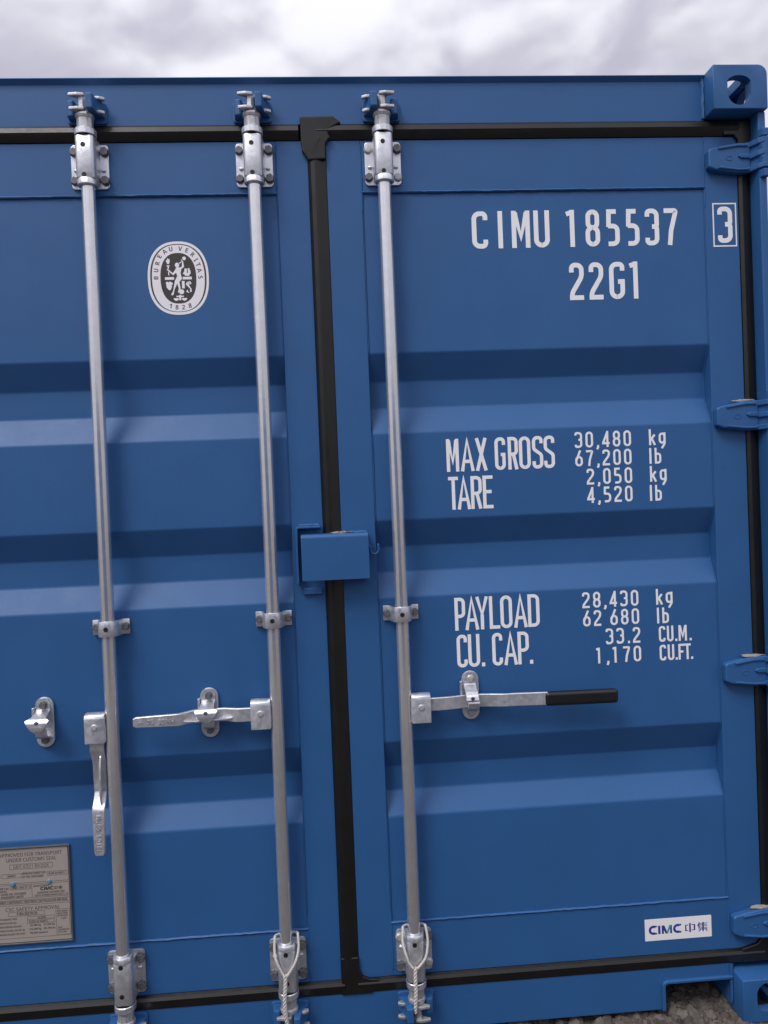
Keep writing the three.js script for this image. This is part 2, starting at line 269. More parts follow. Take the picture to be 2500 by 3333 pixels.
for (const s of [1, -1]) {
  mesh('corner_post', join(rbox(Math.min(s * 1.185, s * 1.2065), Math.max(s * 1.185, s * 1.2065), 0.118, 2.473, -0.10, -0.014, 0.004), box(Math.min(s * 1.145, s * 1.2), Math.max(s * 1.145, s * 1.2), 0.118, 2.473, -0.13, -0.098)), M.paint, C);
  // corrugated side wall
  const prof = []; for (let z = -0.16; z > -LEN + 0.3; z -= 0.278) prof.push([1.195, z], [1.195, z - 0.07], [1.160, z - 0.139], [1.160, z - 0.209]);
  mesh('side_wall', column(bent(prof.map(([x, z]) => [x * s, z]), 0.002), 0.16, 2.50, 0), M.paint, C);
  mesh('top_side_rail', box(Math.min(s * 1.147, s * 1.207), Math.max(s * 1.147, s * 1.207), 2.50, 2.565, -LEN + 0.178, -0.178), M.paint, C);
  mesh('bottom_side_rail', box(Math.min(s * 1.16, s * 1.207), Math.max(s * 1.16, s * 1.207), 0.03, 0.16, -LEN + 0.178, -0.178), M.paint, C);
}
{ const prof = []; for (let z = -0.165; z > -LEN + 0.2; z -= 0.209) prof.push([z, 2.572], [z - 0.09, 2.572], [z - 0.10, 2.556], [z - 0.2, 2.556]);
  mesh('roof', beam(bent(prof, 0.002), -1.15, 1.15, 0), M.paint, C); }
mesh('front_wall', box(-1.16, 1.16, 0.03, 2.58, -LEN, -LEN + 0.05), M.paint, C);
mesh('floor', box(-1.155, 1.155, 0.14, 0.17, -LEN + 0.05, -0.15), M.wood, C);
for (let i = 0; i < 5; i++) mesh('floor_crossmember', box(-1.155, 1.155, 0.03, 0.139, -0.47 - i * 0.3, -0.43 - i * 0.3), M.paint, C);

// ------------------------------------------------------------------ doors
const CORR = [[1.859, 1.787, 1.714, 1.643], [1.409, 1.336, 1.266, 1.200], [0.809, 0.731, 0.665, 0.605]];
const PT = 2.287, PB = 0.319, DT = 2.4265, DB = 0.172;
function door(x0, x1, xi0, xi1, seed) {      // outer edges, panel edges
  const d = group('door', C);
  const pr = [[ZP, PT]]; for (const [a, b, c, e] of CORR) pr.push([ZP, a], [ZI, b], [ZI, c], [ZP, e]); pr.push([ZP, PB]);
  const path = roundCorners(pr, 0.016, false, 5), g = new THREE.BufferGeometry(), v = [], ix = [], NX = 12;
  for (const side of [0, 1]) for (const [z, y] of path) for (let k = 0; k <= NX; k++) v.push(xi0 - 0.001 + (xi1 - xi0 + 0.002) * k / NX, y, z - side * 0.002);
  const R = NX + 1, H = path.length * R;
  for (let i = 0; i < path.length - 1; i++) for (let k = 0; k < NX; k++) { const a = i * R + k, b = a + R; ix.push(a, b, a + 1, a + 1, b, b + 1); ix.push(H + a, H + a + 1, H + b, H + a + 1, H + b + 1, H + b); }
  g.setAttribute('position', new THREE.Float32BufferAttribute(v, 3)); g.setIndex(ix); g.computeVertexNormals();
  mesh('door_panel', g, M.paint, d);
  const dep = -0.110;
  mesh('door_stile', rbox(x0, xi0, DB, DT, dep, ZD, 0.002), M.paint, d);
  mesh('door_stile', rbox(xi1, x1, DB, DT, dep, ZD, 0.002), M.paint, d);
  mesh('door_rail', rbox(xi0 - 0.001, xi1 + 0.001, PT, DT, dep, ZD - 0.0006, 0.002), M.paint, d);
  mesh('door_rail', rbox(xi0 - 0.001, xi1 + 0.001, DB, PB, dep, ZD - 0.0006, 0.002), M.paint, d);
  const zb = ZD - 0.0008;
  mesh('weld_bead', bead([[xi0, PT + 0.001, zb], [xi1, PT + 0.001, zb]], 0.0038, seed), M.paint, d);
  mesh('weld_bead', bead([[xi0, PB - 0.001, zb], [xi1, PB - 0.001, zb]], 0.0038, seed + 1), M.paint, d);
  for (const x of [xi0, xi1]) {
    mesh('weld_bead', bead([[x, PT - 0.05, zb - 0.0004], [x + (x === xi0 ? 1 : -1) * 0.001, PT + 0.02, zb], [x, DT - 0.012, zb]], 0.0023, seed + 2), M.paint, d);
    mesh('weld_bead', bead([[x, DB + 0.02, zb], [x, PB + 0.03, zb - 0.0004]], 0.0023, seed + 3), M.paint, d);
    const s = x === xi0 ? 1 : -1, follow = path.map(([z, y]) => [x + s * 0.0015, y, z + 0.001]);
    mesh('weld_bead', bead(follow, 0.0018, seed + 4), M.paint, d);
  }
  return d;
}
const leftDoor = door(-1.148, -0.030, -1.053, -0.114, 3), rightDoor = door(0.0175, 1.1485, 0.110, 1.054, 17);
leftDoor.userData.label = 'wide left door carrying two locking rods'; rightDoor.userData.label = 'right door carrying one locking rod and white lettering';

// ------------------------------------------------------------------ rubber gaskets
const gk = (name, g, label) => { const m = mesh(name, crease(g, 0.35), M.rubber, C); if (label) m.userData.label = label; return m; };
const upper = [[-0.075, 2.4675], [-0.0545, 2.4675], [-0.0485, 2.461], [-0.0455, 2.448], [-0.047, 2.443], [-0.0585, 2.4275], [-0.075, 2.4275]];
gk('door_gasket', beam(upper, -1.15, -0.052, 0.0004)); gk('door_gasket', beam(upper, -0.004, 1.150, 0.0004));
const lower = [[-0.075, 0.1715], [-0.059, 0.1725], [-0.052, 0.169], [-0.0475, 0.162], [-0.0485, 0.157], [-0.0535, 0.137], [-0.075, 0.137]];
gk('door_gasket', beam(lower, -1.15, -0.022, 0.0004)); gk('door_gasket', beam(lower, 0.014, 1.150, 0.0004));
gk('door_gasket', column([[-0.0295, -0.080], [-0.0295, -0.058], [-0.023, -0.051], [-0.013, -0.0485], [-0.004, -0.0495], [0.017, -0.0585], [0.017, -0.080]], 0.1375, 2.44, 0.0004));
gk('door_gasket', column([[1.149, -0.085], [1.149, -0.0575], [1.157, -0.052], [1.170, -0.054], [1.188, -0.064], [1.188, -0.085]], 0.137, 2.4675, 0.0004));
{ // moulded junction boot at the top of the centre gasket, and the rounded fillets where gaskets meet
  const pts = [[-0.047, 2.485], [0.040, 2.4865], [0.057, 2.4725], [0.061, 2.4685], [0.030, 2.452], [0.026, 2.440], [0.032, 2.428], [0.026, 2.424], [0.0185, 2.413], [0.017, 2.372], [-0.0295, 2.370], [-0.0305, 2.373], [-0.0445, 2.394], [-0.047, 2.425]];
  mesh('gasket_boot', plate(poly(roundCorners(pts, 0.003, true, 3)), -0.062, -0.0462, 0.0042, 4), M.rubber, C);
  const lo = [[-0.030, 0.1345], [0.050, 0.1345], [0.075, 0.1715], [0.045, 0.174], [0.028, 0.182], [0.019, 0.200], [0.017, 0.235], [-0.0295, 0.235], [-0.030, 0.172]];
  mesh('gasket_boot', plate(poly(lo), -0.062, -0.0500, 0.003, 3), M.rubber, C);
  const rc = [[1.085, 0.137], [1.189, 0.137], [1.189, 0.26], [1.149, 0.26], [1.147, 0.205], [1.130, 0.186], [1.085, 0.174]];
  mesh('gasket_boot', plate(poly(rc), -0.07, -0.0500, 0.003, 3), M.rubber, C);
  const rt = [[1.110, 2.4675], [1.189, 2.4675], [1.189, 2.36], [1.149, 2.36], [1.148, 2.414], [1.137, 2.4275], [1.110, 2.4275]];
  mesh('gasket_boot', plate(poly(rt), -0.07, -0.0505, 0.003, 3), M.rubber, C);
}

// ------------------------------------------------------------------ hinges on the right hand door
function hinge(y, seal, seed) {
  const h = group('hinge', C), o = (g) => g.translate(0, y, 0);
  const outline = roundCorners([[1.057, 0.021], [1.064, 0.027], [1.110, 0.036], [1.140, 0.041], [1.176, 0.041], [1.176, -0.040], [1.135, -0.040], [1.075, -0.032], [1.057, -0.024]], 0.006, true, 4);
  const b = join(plate(poly(outline), ZD, -0.037, 0.005, 4));
  mesh('hinge_blade', o(b), M.paint, h);
  mesh('hinge_rib', o(plate(poly(bent([[1.083, 0.0245], [1.137, 0.0325], [1.166, 0.0325]], 0.006)), -0.040, -0.033, 0.002)), M.paint, h);
  mesh('hinge_rib', o(plate(poly(bent([[1.083, -0.0265], [1.136, -0.033], [1.170, -0.033]], 0.006)), -0.040, -0.032, 0.0025)), M.paint, h);
  mesh('hinge_rib', o(join(plate(poly(roundCorners([[1.138, 0.003], [1.146, 0.009], [1.172, 0.010], [1.172, -0.004], [1.146, -0.003]], 0.002, true, 3)), -0.040, -0.032, 0.0025))), M.paint, h);
  mesh('cast_mark', o(new THREE.TorusGeometry(0.0095, 0.0011, 6, 22).scale(1, 0.62, 1).translate(1.114, -0.002, -0.0370)), M.paint, h);
  // cranked arm from the blade out to the knuckle, with two pockets
  const arm = [];
  for (const [a, c] of [[0.026, 0.041], [-0.006, 0.008], [-0.040, -0.026]]) arm.push(column(bent([[1.163, -0.046], [1.174, -0.041], [1.187, -0.014], [1.194, -0.006], [1.2065, -0.005]], 0.013), a, c, 0.002));
  arm.push(column(bent([[1.165, -0.050], [1.176, -0.046], [1.189, -0.019], [1.196, -0.0105], [1.2065, -0.0095]], 0.008), -0.039, 0.040, 0.002));
  mesh('hinge_arm', o(join(arm)), M.paint, h);
  mesh('hinge_knuckle', o(lathe([[0.0001, -0.041], [0.012, -0.041], [0.0145, -0.039], [0.0145, 0.039], [0.012, 0.041], [0.0001, 0.041]], 22).translate(1.2000, 0, -0.0135)), M.paint, h);
  for (const s of [1, -1]) mesh('hinge_lug', o(join(column([[1.186, -0.012], [1.190, -0.001], [1.207, -0.001], [1.207, -0.06], [1.184, -0.06]], s > 0 ? 0.043 : -0.065, s > 0 ? 0.065 : -0.043, 0.003))), M.paint, h);
  if (seal) {
    const g = new THREE.SphereGeometry(1, 18, 10), p = g.attributes.position;
    for (let i = 0; i < p.count; i++) { const x = p.getX(i), yy = p.getY(i), z = p.getZ(i), k = 1 + 0.35 * n3(x * 2, yy * 2, z * 2 + seed) + 0.22 * n3(x * 6, yy * 6, z * 6 + seed); p.setXYZ(i, 1.142 + x * 0.032 * k, y + 0.041 + yy * 0.0048 * k, -0.050 + z * 0.009 * k); }
    g.computeVertexNormals(); const q = mesh('sealant', g, M.sealant, h); q.userData.label = 'pale sealant lump on top of the hinge';
  }
}
hinge(2.359, false, 1); hinge(1.656, true, 2); hinge(0.951, true, 3); hinge(0.248, true, 4);

// ------------------------------------------------------------------ locking rods and their fittings
const RODS = [-0.596, -0.171, 0.169], ZR = -0.028, RR = 0.0172;
function camGeos(x, y0, v, s) {              // v: +1 outward is up; s: mirror
  const Y = (a) => y0 + v * a, yr = (a, b) => v > 0 ? [Y(a), Y(b)] : [Y(b), Y(a)];
  const L = (pts) => lathe(v > 0 ? pts.map(([r, a]) => [r, Y(a)]) : pts.map(([r, a]) => [r, Y(a)]).reverse(), 30).translate(x, 0, ZR);
  const neck = L([[0.0205, 0.014], [0.0205, 0.046], [0.0225, 0.048], [0.0240, 0.053], [0.0225, 0.059], [0.0185, 0.062], [0.0185, 0.068]]);
  const ring = L([[0.0255, 0.003], [0.0272, 0.0045], [0.0272, 0.018], [0.0255, 0.020], [0.019, 0.021]]);
  const claw = (k) => [[-0.037 * k, 0.022], [-0.038 * k, 0.030], [-0.012, 0.034], [0.007, 0.030], [0.012, 0.010], [0.046, 0.010], [0.060 * k, 0.002], [0.058 * k, -0.008], [0.018, -0.012], [-0.012, -0.018], [-0.016, 0.012]].map(([a, b]) => [x + s * a * 0.86, ZR + b * 0.85]);
  const rg = (pts) => poly(roundCorners(pts.map(([a, b]) => [a, -b]), 0.0025, true, 3));
  const lowP = column(rg(claw(1)), ...yr(0.061, 0.069), 0.002), upP = column(rg(claw(1.02)), ...yr(0.096, 0.104), 0.002);
  const stem = column(rg([[-0.009, -0.012], [-0.009, 0.024], [0.002, 0.026], [0.009, 0.020], [0.010, -0.012]].map(([a, b]) => [x + s * a, ZR + b * 0.85])), ...yr(0.062, 0.102), 0.002);
  return { ring, head: join(neck, lowP, upP, stem) };
}
function keeper(x, y0, v, s) {
  const g = group('cam_keeper', C), Y = (a) => y0 + v * a, yr = (a, b) => v > 0 ? [Y(a), Y(b)] : [Y(b), Y(a)];
  const [b0, b1] = yr(0.046, 0.100);
  mesh('keeper_base', plate(poly(roundCorners([[x - 0.050, b0], [x + 0.050, b0], [x + 0.050, b1 - 0.004], [x + 0.040, b1], [x - 0.040, b1], [x - 0.050, b1 - 0.004]], 0.006, true, 3)), ZH, ZH + 0.007, 0.0025), M.paint, g);
  const wedge = [[0.0125, 0.009], [0.0300, 0.009], [0.0340, -0.022], [0.050, -0.052], [0.0125, -0.052]].map(([a, b]) => [x + s * a, b]);
  mesh('keeper_prong', column(poly(roundCorners(wedge.map(([a, b]) => [a, -b]), [0.003, 0.003, 0.01, 0, 0], true, 3)), ...yr(0.0595, 0.0985), 0.003), M.paint, g);
  const w2 = [[-0.042, -0.020], [-0.024, -0.016], [-0.020, -0.052], [-0.046, -0.052]].map(([a, b]) => [x + s * a, b]);
  mesh('keeper_prong', column(poly(roundCorners(w2.map(([a, b]) => [a, -b]), [0.006, 0.006, 0, 0], true, 3)), ...yr(0.052, 0.093), 0.003), M.paint, g);
}
function bearing(x, yc, v, dome) {           // v: outward direction
  const b = group('rod_bearing', C);
  mesh('bracket_plate', plate(rrect(x - 0.0482, x + 0.0482, yc - 0.0575, yc + 0.0575, 0.010), ZD, -0.0545, 0.0012), M.zinc, b);
  const sl = [[-0.0268, -0.0552], [-0.0252, -0.047], [-0.0252, -0.024], [-0.0228, -0.0125], [-0.0165, -0.0070], [0.0165, -0.0070], [0.0228, -0.0125], [0.0252, -0.024], [0.0252, -0.047], [0.0268, -0.0552]].map(([a, z]) => [x + a, z]);
  const [s0, s1] = v > 0 ? [yc - 0.045, yc + 0.0625] : [yc - 0.0625, yc + 0.045];
  mesh('bearing_sleeve', crease(column(poly(roundCorners(sl.map(([a, z]) => [a, -z]), [0, 0.01, 0.006, 0.005, 0.005, 0.005, 0.005, 0.006, 0.01, 0], false, 4)), s0, s1, 0.0015), 0.45), M.zinc, b);
  const inner = yc - v * 0.0535;
  mesh('bearing_collar', lathe([[0.0175, inner - 0.0085], [0.0235, inner - 0.0085], [0.0256, inner - 0.0065], [0.0256, inner + 0.0065], [0.024, inner + 0.0085], [0.0175, inner + 0.0085]], 30).translate(x, 0, ZR), M.zinc, b);
  const spots = [[-1, 1], [1, 1], [-1, -1], [1, -1]];
  spots.forEach(([i, j], k) => { const d = dome?.includes(k); const m = mesh(d ? 'rivet' : 'bolt', boxUV((d ? G.dome : k % 2 ? G.bolt : G.bolt2).clone()), d ? M.rivet : M.bolt, b, true); m.position.set(x + i * 0.0388, yc + j * 0.0372, -0.0545); });
  for (const j of [1, -1]) { const m = mesh('plug', G.plug, M.plug, b, true); m.position.set(x - 0.002, yc + j * 0.038, -0.0094); }
  for (const i of [-1, 1]) mesh('weld_nub', new THREE.SphereGeometry(0.0055, 10, 8).scale(1.2, 0.9, 0.8).translate(x + i * 0.0345, yc - v * 0.010, -0.0535), M.zinc, b);
}
function guide(x, y, seed) {
  const g = group('rod_guide', C), p = roundCorners([[-0.0475, -0.0575], [-0.0295, -0.0575], [-0.0245, -0.030], [-0.017, -0.0105], [0, -0.0082], [0.017, -0.0105], [0.0245, -0.030], [0.0295, -0.0575], [0.0475, -0.0575]].map(([a, z]) => [x + a, -z]), [0, 0.006, 0.012, 0.014, 0.03, 0.014, 0.012, 0.006, 0], false, 5);
  mesh('guide_strap', crease(column(poly(bent(p, 0.005)), y - 0.020, y + 0.020, 0.0012), 0.5), M.zinc, g);
  for (const i of [-1, 1]) { const m = mesh('bolt', boxUV(G.bolt2.clone()), M.bolt, g, true); m.position.set(x + i * 0.0378, y, -0.0552); m.scale.setScalar(0.92); }
  const m = mesh('plug', G.plug, M.plug, g, true); m.position.set(x, y, -0.0078);
}
RODS.forEach((x, i) => {
  const s = i === 2 ? -1 : 1, r = group('locking_rod', C), g = new THREE.CylinderGeometry(RR, RR, 2.13, 40, 60, true);
  { const p = g.attributes.position, uv = g.attributes.uv; for (let k = 0; k < p.count; k++) { uv.setXY(k, uv.getX(k) * RR * T2, p.getY(k)); const y = p.getY(k); p.setX(k, p.getX(k) + 0.0009 * Math.sin(y * 2.2 + i)); } }
  mesh('rod', g.translate(x, 1.3, ZR), M.rod, r, true);
  for (const [y0, v] of [[2.424, 1], [0.181, -1]]) {
    const c = camGeos(x, y0, v, s); mesh('cam_head', c.head, M.cast, r); mesh('rod_collar', c.ring, M.zinc, r);
    keeper(x, y0, v, s);
  }
  bearing(x, 2.3615, 1, i === 2 ? [0, 3] : null); bearing(x, 0.2435, -1, i === 2 ? [0, 3] : null);
  guide(x, [1.160, 1.161, 1.1605][i], i);
});

// ------------------------------------------------------------------ stroke lettering
function glyph(ch, w, h, s) {
  const L = s / 2, R = w - s / 2, B = s / 2, T = h - s / 2, Mi = h * 0.51, c = w / 2, r = (R - L) / 2, q = [];
  const add = (pts, rad = 0, closed = false) => q.push({ pts: roundCorners(pts, rad, closed, 7), closed });
  const e = 0.0;
  switch (ch) {
    case 'C': add([[R, h * 0.76], [R, T], [L, T], [L, B], [R, B], [R, h * 0.24]], r); break;
    case 'G': add([[R, h * 0.76], [R, T], [L, T], [L, B], [R, B], [R, h * 0.47], [w * 0.56, h * 0.47]], [0, r, r, r, r, 0, 0]); break;
    case 'I': case 'l': add([[c, 0], [c, h]]); break;
    case 'M': add([[L, 0], [L, h]]); add([[R, 0], [R, h]]); add([[L + s * 0.25, h - s * 0.4], [c, h * 0.30], [R - s * 0.25, h - s * 0.4]]); break;
    case 'U': add([[L, h], [L, B], [R, B], [R, h]], r); break;
    case '1': add([[c, 0], [c, h]]); add([[c - s * 1.25, h * 0.885], [c - s * 0.1, h * 0.935]]); break;
    case '8': add([[L + s * 0.1, Mi], [R - s * 0.1, Mi], [R - s * 0.1, T], [L + s * 0.1, T]], r, true); add([[L, B], [R, B], [R, Mi], [L, Mi]], r, true); break;
    case '5': add([[R - s * 0.2, T], [L + s * 0.2, T], [L + s * 0.1, h * 0.52]]); add([[L, h * 0.545], [R, h * 0.545], [R, B], [L, B]], [0, r * 1.0, r * 1.2, 0]); break;
    case '3': add([[L, h * 0.78], [L, T], [R, T], [R, Mi], [c, Mi]], r * 0.95); add([[c, Mi], [R, Mi], [R, B], [L, B], [L, h * 0.21]], r * 0.95); break;
    case '7': add([[L - s * 0.4, T], [R, T], [w * 0.50, h * 0.40], [w * 0.40, 0]], [0, s * 0.3, h * 0.5, 0]); break;
    case '2': add([[L, h * 0.74], [L, T], [R, T], [R, h * 0.62], [L + s * 0.1, h * 0.20], [L, s * 0.6]], [0, r, r, r * 2.2, r * 2.2, 0]); add([[0, B], [R + s * 0.4, B]]); break;
    case '0': case 'O': add([[L, B], [R, B], [R, T], [L, T]], r, true); break;
    case 'A': add([[L * 0.7, 0], [c, h - s * 0.55], [w - L * 0.7, 0]], [0, 0, 0]); add([[L + s * 0.5, h * 0.30], [R - s * 0.5, h * 0.30]]); break;
    case 'X': add([[L, 0], [R, h]]); add([[R, 0], [L, h]]); break;
    case 'R': add([[L, 0], [L, h]]); add([[L, T], [R, T], [R, h * 0.47], [L, h * 0.47]], [0, r, r, 0]); add([[w * 0.52, h * 0.47 + s * 0.3], [R, 0]]); break;
    case 'P': add([[L, 0], [L, h]]); add([[L, T], [R, T], [R, h * 0.43], [L, h * 0.43]], [0, r, r, 0]); break;
    case 'D': add([[L, B], [L, T], [R, T], [R, B]], [0, 0, r, r], true); break;
    case 'S': add([[R, h * 0.77], [R, T], [L, T], [L, h * 0.60], [R, h * 0.42], [R, B], [L, B], [L, h * 0.23]], r * 0.97); break;
    case 'T': add([[c, 0], [c, T]]); add([[0, T], [w, T]]); break;
    case 'E': add([[w, T], [L, T], [L, B], [w, B]]); add([[L, Mi], [w * 0.86, Mi]]); break;
    case 'F': add([[w, T], [L, T], [L, 0]]); add([[L, Mi], [w * 0.86, Mi]]); break;
    case 'L': add([[L, h], [L, B], [w, B]]); break;
    case 'Y': add([[L * 0.7, h], [c, h * 0.46], [w - L * 0.7, h]]); add([[c, 0], [c, h * 0.46]]); break;
    case 'H': add([[L, 0], [L, h]]); add([[R, 0], [R, h]]); add([[L, Mi], [R, Mi]]); break;
    case '4': add([[w * 0.72, 0], [w * 0.72, h]]); add([[w * 0.72, h - s * 0.45], [L * 0.9, h * 0.24]]); add([[0, h * 0.24], [w, h * 0.24]]); break;
    case '6': add([[L, B], [R, B], [R, h * 0.58], [L, h * 0.58]], r, true); add([[w * 0.70, h], [L, h * 0.36]]); break;
    case 'k': add([[L, 0], [L, h]]); add([[L, h * 0.28], [R, h * 0.66]]); add([[w * 0.42, h * 0.40], [R, 0]]); break;
    case 'b': add([[L, 0], [L, h]]); add([[L, B], [R, B], [R, h * 0.62], [L, h * 0.62]], [0, r, r, 0], true); break;
    case 'g': add([[L, h * 0.14], [R, h * 0.14], [R, h * 0.70], [L, h * 0.70]], r, true); add([[R, h * 0.78], [R, h * 0.08], [w * 0.42, -h * 0.22]], [0, r * 1.5, 0]); break;
    case '.': add([[c, 0], [c, s * 1.15]]); break;
    case ',': add([[c, s * 1.0], [c, 0], [c - s * 0.5, -s * 0.9]]); break;
  }
  return q;
}
function ribbon(pts, closed, s, z, depth) {
  const o = offsets(pts, closed), n = pts.length, v = [], ix = [], N = closed ? n : n - 1;
  pts.forEach(([x, y], i) => { const [a, b] = o[i]; v.push(x + a * s / 2, y + b * s / 2, z, x - a * s / 2, y - b * s / 2, z); });
  for (let i = 0; i < N; i++) { const a = 2 * i, b = 2 * ((i + 1) % n); ix.push(a, a + 1, b, a + 1, b + 1, b); }
  if (depth) { const k = n * 2; for (let i = 0; i < k; i++) v.push(v[3 * i], v[3 * i + 1], z - depth); for (let i = 0; i < N; i++) { const a = 2 * i, b = 2 * ((i + 1) % n); ix.push(a, b, a + k, b, b + k, a + k, a + 1, a + 1 + k, b + 1, b + 1, a + 1 + k, b + 1 + k); } if (!closed) ix.push(0, k, 1, 1, k, k + 1, 2 * n - 2, 2 * n - 1, 2 * n - 2 + k, 2 * n - 1, 2 * n - 1 + k, 2 * n - 2 + k); }
  const g = new THREE.BufferGeometry(); g.setAttribute('position', new THREE.Float32BufferAttribute(v, 3)); g.setIndex(ix);
  const r = g.toNonIndexed(); r.computeVertexNormals(); return r;
}
// cells: list of [character, x of its left side, width]
function letters(cells, y, h, s, z, depth = 0) {
  const gs = []; for (const [ch, x, w] of cells) glyph(ch, w, h, s).forEach(({ pts, closed }, k) => gs.push(ribbon(pts.map(([a, b]) => [a + x, b + y]), closed, s, z + k * 0.00006, depth)));
  return join(gs);
}
const ZV = ZP + 0.0006;
function text(cells, y, h, s, what, z = ZV) { const g = group('lettering', C); g.userData.label = `white lettering reading ${what}`; for (const c of cells) mesh('character', letters([c], y, h, s, z), M.vinyl, g); return g; }
text([['C', 0.4035, 0.0435], ['I', 0.474, 0.015], ['M', 0.5125, 0.0505], ['U', 0.5735, 0.0435], ['1', 0.663, 0.034], ['8', 0.7165, 0.0405], ['5', 0.7735, 0.0385], ['5', 0.829, 0.0385], ['3', 0.8835, 0.0395], ['7', 0.936, 0.0415]], 2.1335, 0.1005, 0.0128, 'CIMU 185537');
text([['3', 1.0873, 0.042]], 2.1355, 0.0995, 0.0128, '3', ZD + 0.0006);
{ const x0 = 1.0755, x1 = 1.1395, y0 = 2.127, y1 = 2.243; const m = mesh('check_digit_frame', ribbon([[x0, y0], [x1, y0], [x1, y1], [x0, y1]].map(([x, y]) => [x, y]), true, 0.0036, ZD + 0.0006), M.vinyl, C); }
text([['2', 0.667, 0.0405], ['2', 0.7215, 0.0405], ['G', 0.778, 0.0435], ['1', 0.835, 0.034]], 1.989, 0.1015, 0.0128, '22G1');
text([['M', 0.3105, 0.034], ['A', 0.3500, 0.0354], ['X', 0.3895, 0.033], ['G', 0.4430, 0.0296], ['R', 0.4793, 0.028], ['O', 0.5100, 0.0318], ['S', 0.5465, 0.0300], ['S', 0.5788, 0.0300]], 1.5335, 0.0888, 0.0092, 'MAX GROSS');
text([['T', 0.3125, 0.027], ['A', 0.3370, 0.0350], ['R', 0.3735, 0.0305], ['E', 0.4065, 0.028]], 1.4305, 0.0893, 0.0092, 'TARE');
text([['P', 0.3165, 0.029], ['A', 0.3455, 0.0360], ['Y', 0.3755, 0.0325], ['L', 0.4115, 0.029], ['O', 0.4420, 0.0328], ['A', 0.4800, 0.0355], ['D', 0.5180, 0.0325]], 1.1015, 0.0895, 0.0092, 'PAYLOAD');
text([['C', 0.3185, 0.0288], ['U', 0.3495, 0.032], ['.', 0.386, 0.009], ['C', 0.4158, 0.0288], ['A', 0.449, 0.0355], ['P', 0.4865, 0.031], ['.', 0.5185, 0.010]], 1.0005, 0.0895, 0.0092, 'CU. CAP.');
const SH = 0.0437, SS = 0.0060, dg = 0.0212, pitch = 0.0302;
const num = (str, x1, y) => {            // punctuation takes half a cell
  let x = x1 + pitch - dg; const cells = [];
  for (const c of [...str].reverse()) { const small = ',. '.includes(c); x -= small ? pitch * 0.53 : pitch; if (c !== ' ') cells.push(small ? [c, x + 0.0015, 0.006] : c === '1' ? [c, x + 0.002, 0.014] : [c, x, dg]); }
  return text(cells.reverse(), y, SH, SS, str);
};
num('30,480', 0.8235, 1.5855); num('67,200', 0.8232, 1.5350); num('2,050', 0.8232, 1.4840); num('4,520', 0.8225, 1.4335);
num('28,430', 0.8285, 1.1453); num('62 680', 0.8290, 1.0947); num('33.2', 0.8305, 1.0425); num('1,170', 0.8310, 0.9910);
for (const [y, x] of [[1.5860, 0.874], [1.4850, 0.8735], [1.1450, 0.8785]]) text([['k', x, 0.0195], ['g', x + 0.0275, 0.0195]], y, SH, SS, 'kg');
for (const [y, x] of [[1.5345, 0.874], [1.4325, 0.872], [1.0930, 0.880]]) text([['l', x - 0.001, 0.007], ['b', x + 0.0145, 0.0185]], y, SH, SS, 'lb');
text([['C', 0.883, 0.0185], ['U', 0.906, 0.0185], ['.', 0.929, 0.006], ['M', 0.939, 0.0235], ['.', 0.970, 0.006]], 1.0415, SH, SS, 'CU.M.');
text([['C', 0.8835, 0.0185], ['U', 0.9065, 0.0185], ['.', 0.9285, 0.006], ['F', 0.937, 0.0165], ['T', 0.953, 0.0195], ['.', 0.9725, 0.006]], 0.9895, SH, SS, 'CU.FT.');

// ------------------------------------------------------------------ handles
function hub(parent, x, s, y, mark) {          // folded saddle welded to the rod; s: the side it points to
  const x0 = x + s * 0.0155, x1 = x + s * 0.0665, p = roundCorners([[-0.0095, -0.037], [-0.0095, 0.036], [-0.0415, 0.036], [-0.0415, -0.035]], [0, 0.012, 0.012, 0], false, 6);
  mesh('handle_saddle', crease(beam(bent(p, 0.0052).map(([z, yy]) => [z, yy + y]), Math.min(x0, x1), Math.max(x0, x1), 0.0016), 0.5), M.zinc, parent);
  mesh('weld_bead', bead([[x + s * 0.0165, y - 0.034, -0.0135], [x + s * 0.0165, y + 0.030, -0.0135]], 0.0032, 5), M.zinc, parent);
  const r = mesh('rivet', boxUV(G.dome.clone()), M.rivet, parent, true); r.position.set((x0 + x1) / 2, y + 0.004, -0.0072); r.scale.set(0.78, 0.78, 0.5);
}
function forgedLever() {                       // hangs down from its pivot at the origin
  const knots = [[0.028, -0.0255, 0.036], [-0.060, -0.0235, 0.036], [-0.094, -0.0390, 0.0345], [-0.176, -0.0400, 0.0325], [-0.211, -0.0115, 0.0315], [-0.318, -0.0085, 0.0270], [-0.3255, -0.0085, 0.020]], path = [], widths = [];
  knots.forEach(([u, z, w], i) => { if (i === 0 || i >= 5) { path.push([u, z]); widths.push(w); return; }   // each bend is eased over a few millimetres
    const p = knots[i - 1], n = knots[i + 1]; for (const k of [-1, 0, 1]) { const q = k < 0 ? p : n, f = k ? 0.005 / Math.abs(q[0] - u) : 0, m = 0.18; path.push([u + (q[0] - u) * f, z + (q[1] - z) * f + (k ? 0 : m * 0.005 * ((p[1] - z) / Math.abs(p[0] - u) + (n[1] - z) / Math.abs(n[0] - u)))]); widths.push(w); } });
  const g = strip(path, widths, 0.011, 1);
  const finShape = poly(roundCorners([[-0.066, -0.024], [-0.10, -0.0130], [-0.135, -0.0085], [-0.165, -0.0075], [-0.200, -0.013], [-0.205, -0.030], [-0.12, -0.042], [-0.09, -0.040]].map(([y, z]) => [-z, y]), 0.006, true, 4));
  const fin = plate(finShape, 0, 0.0052, 0.0014).rotateY(Math.PI / 2).translate(0.0045, 0, 0);
  return { lever: g, fin };
}
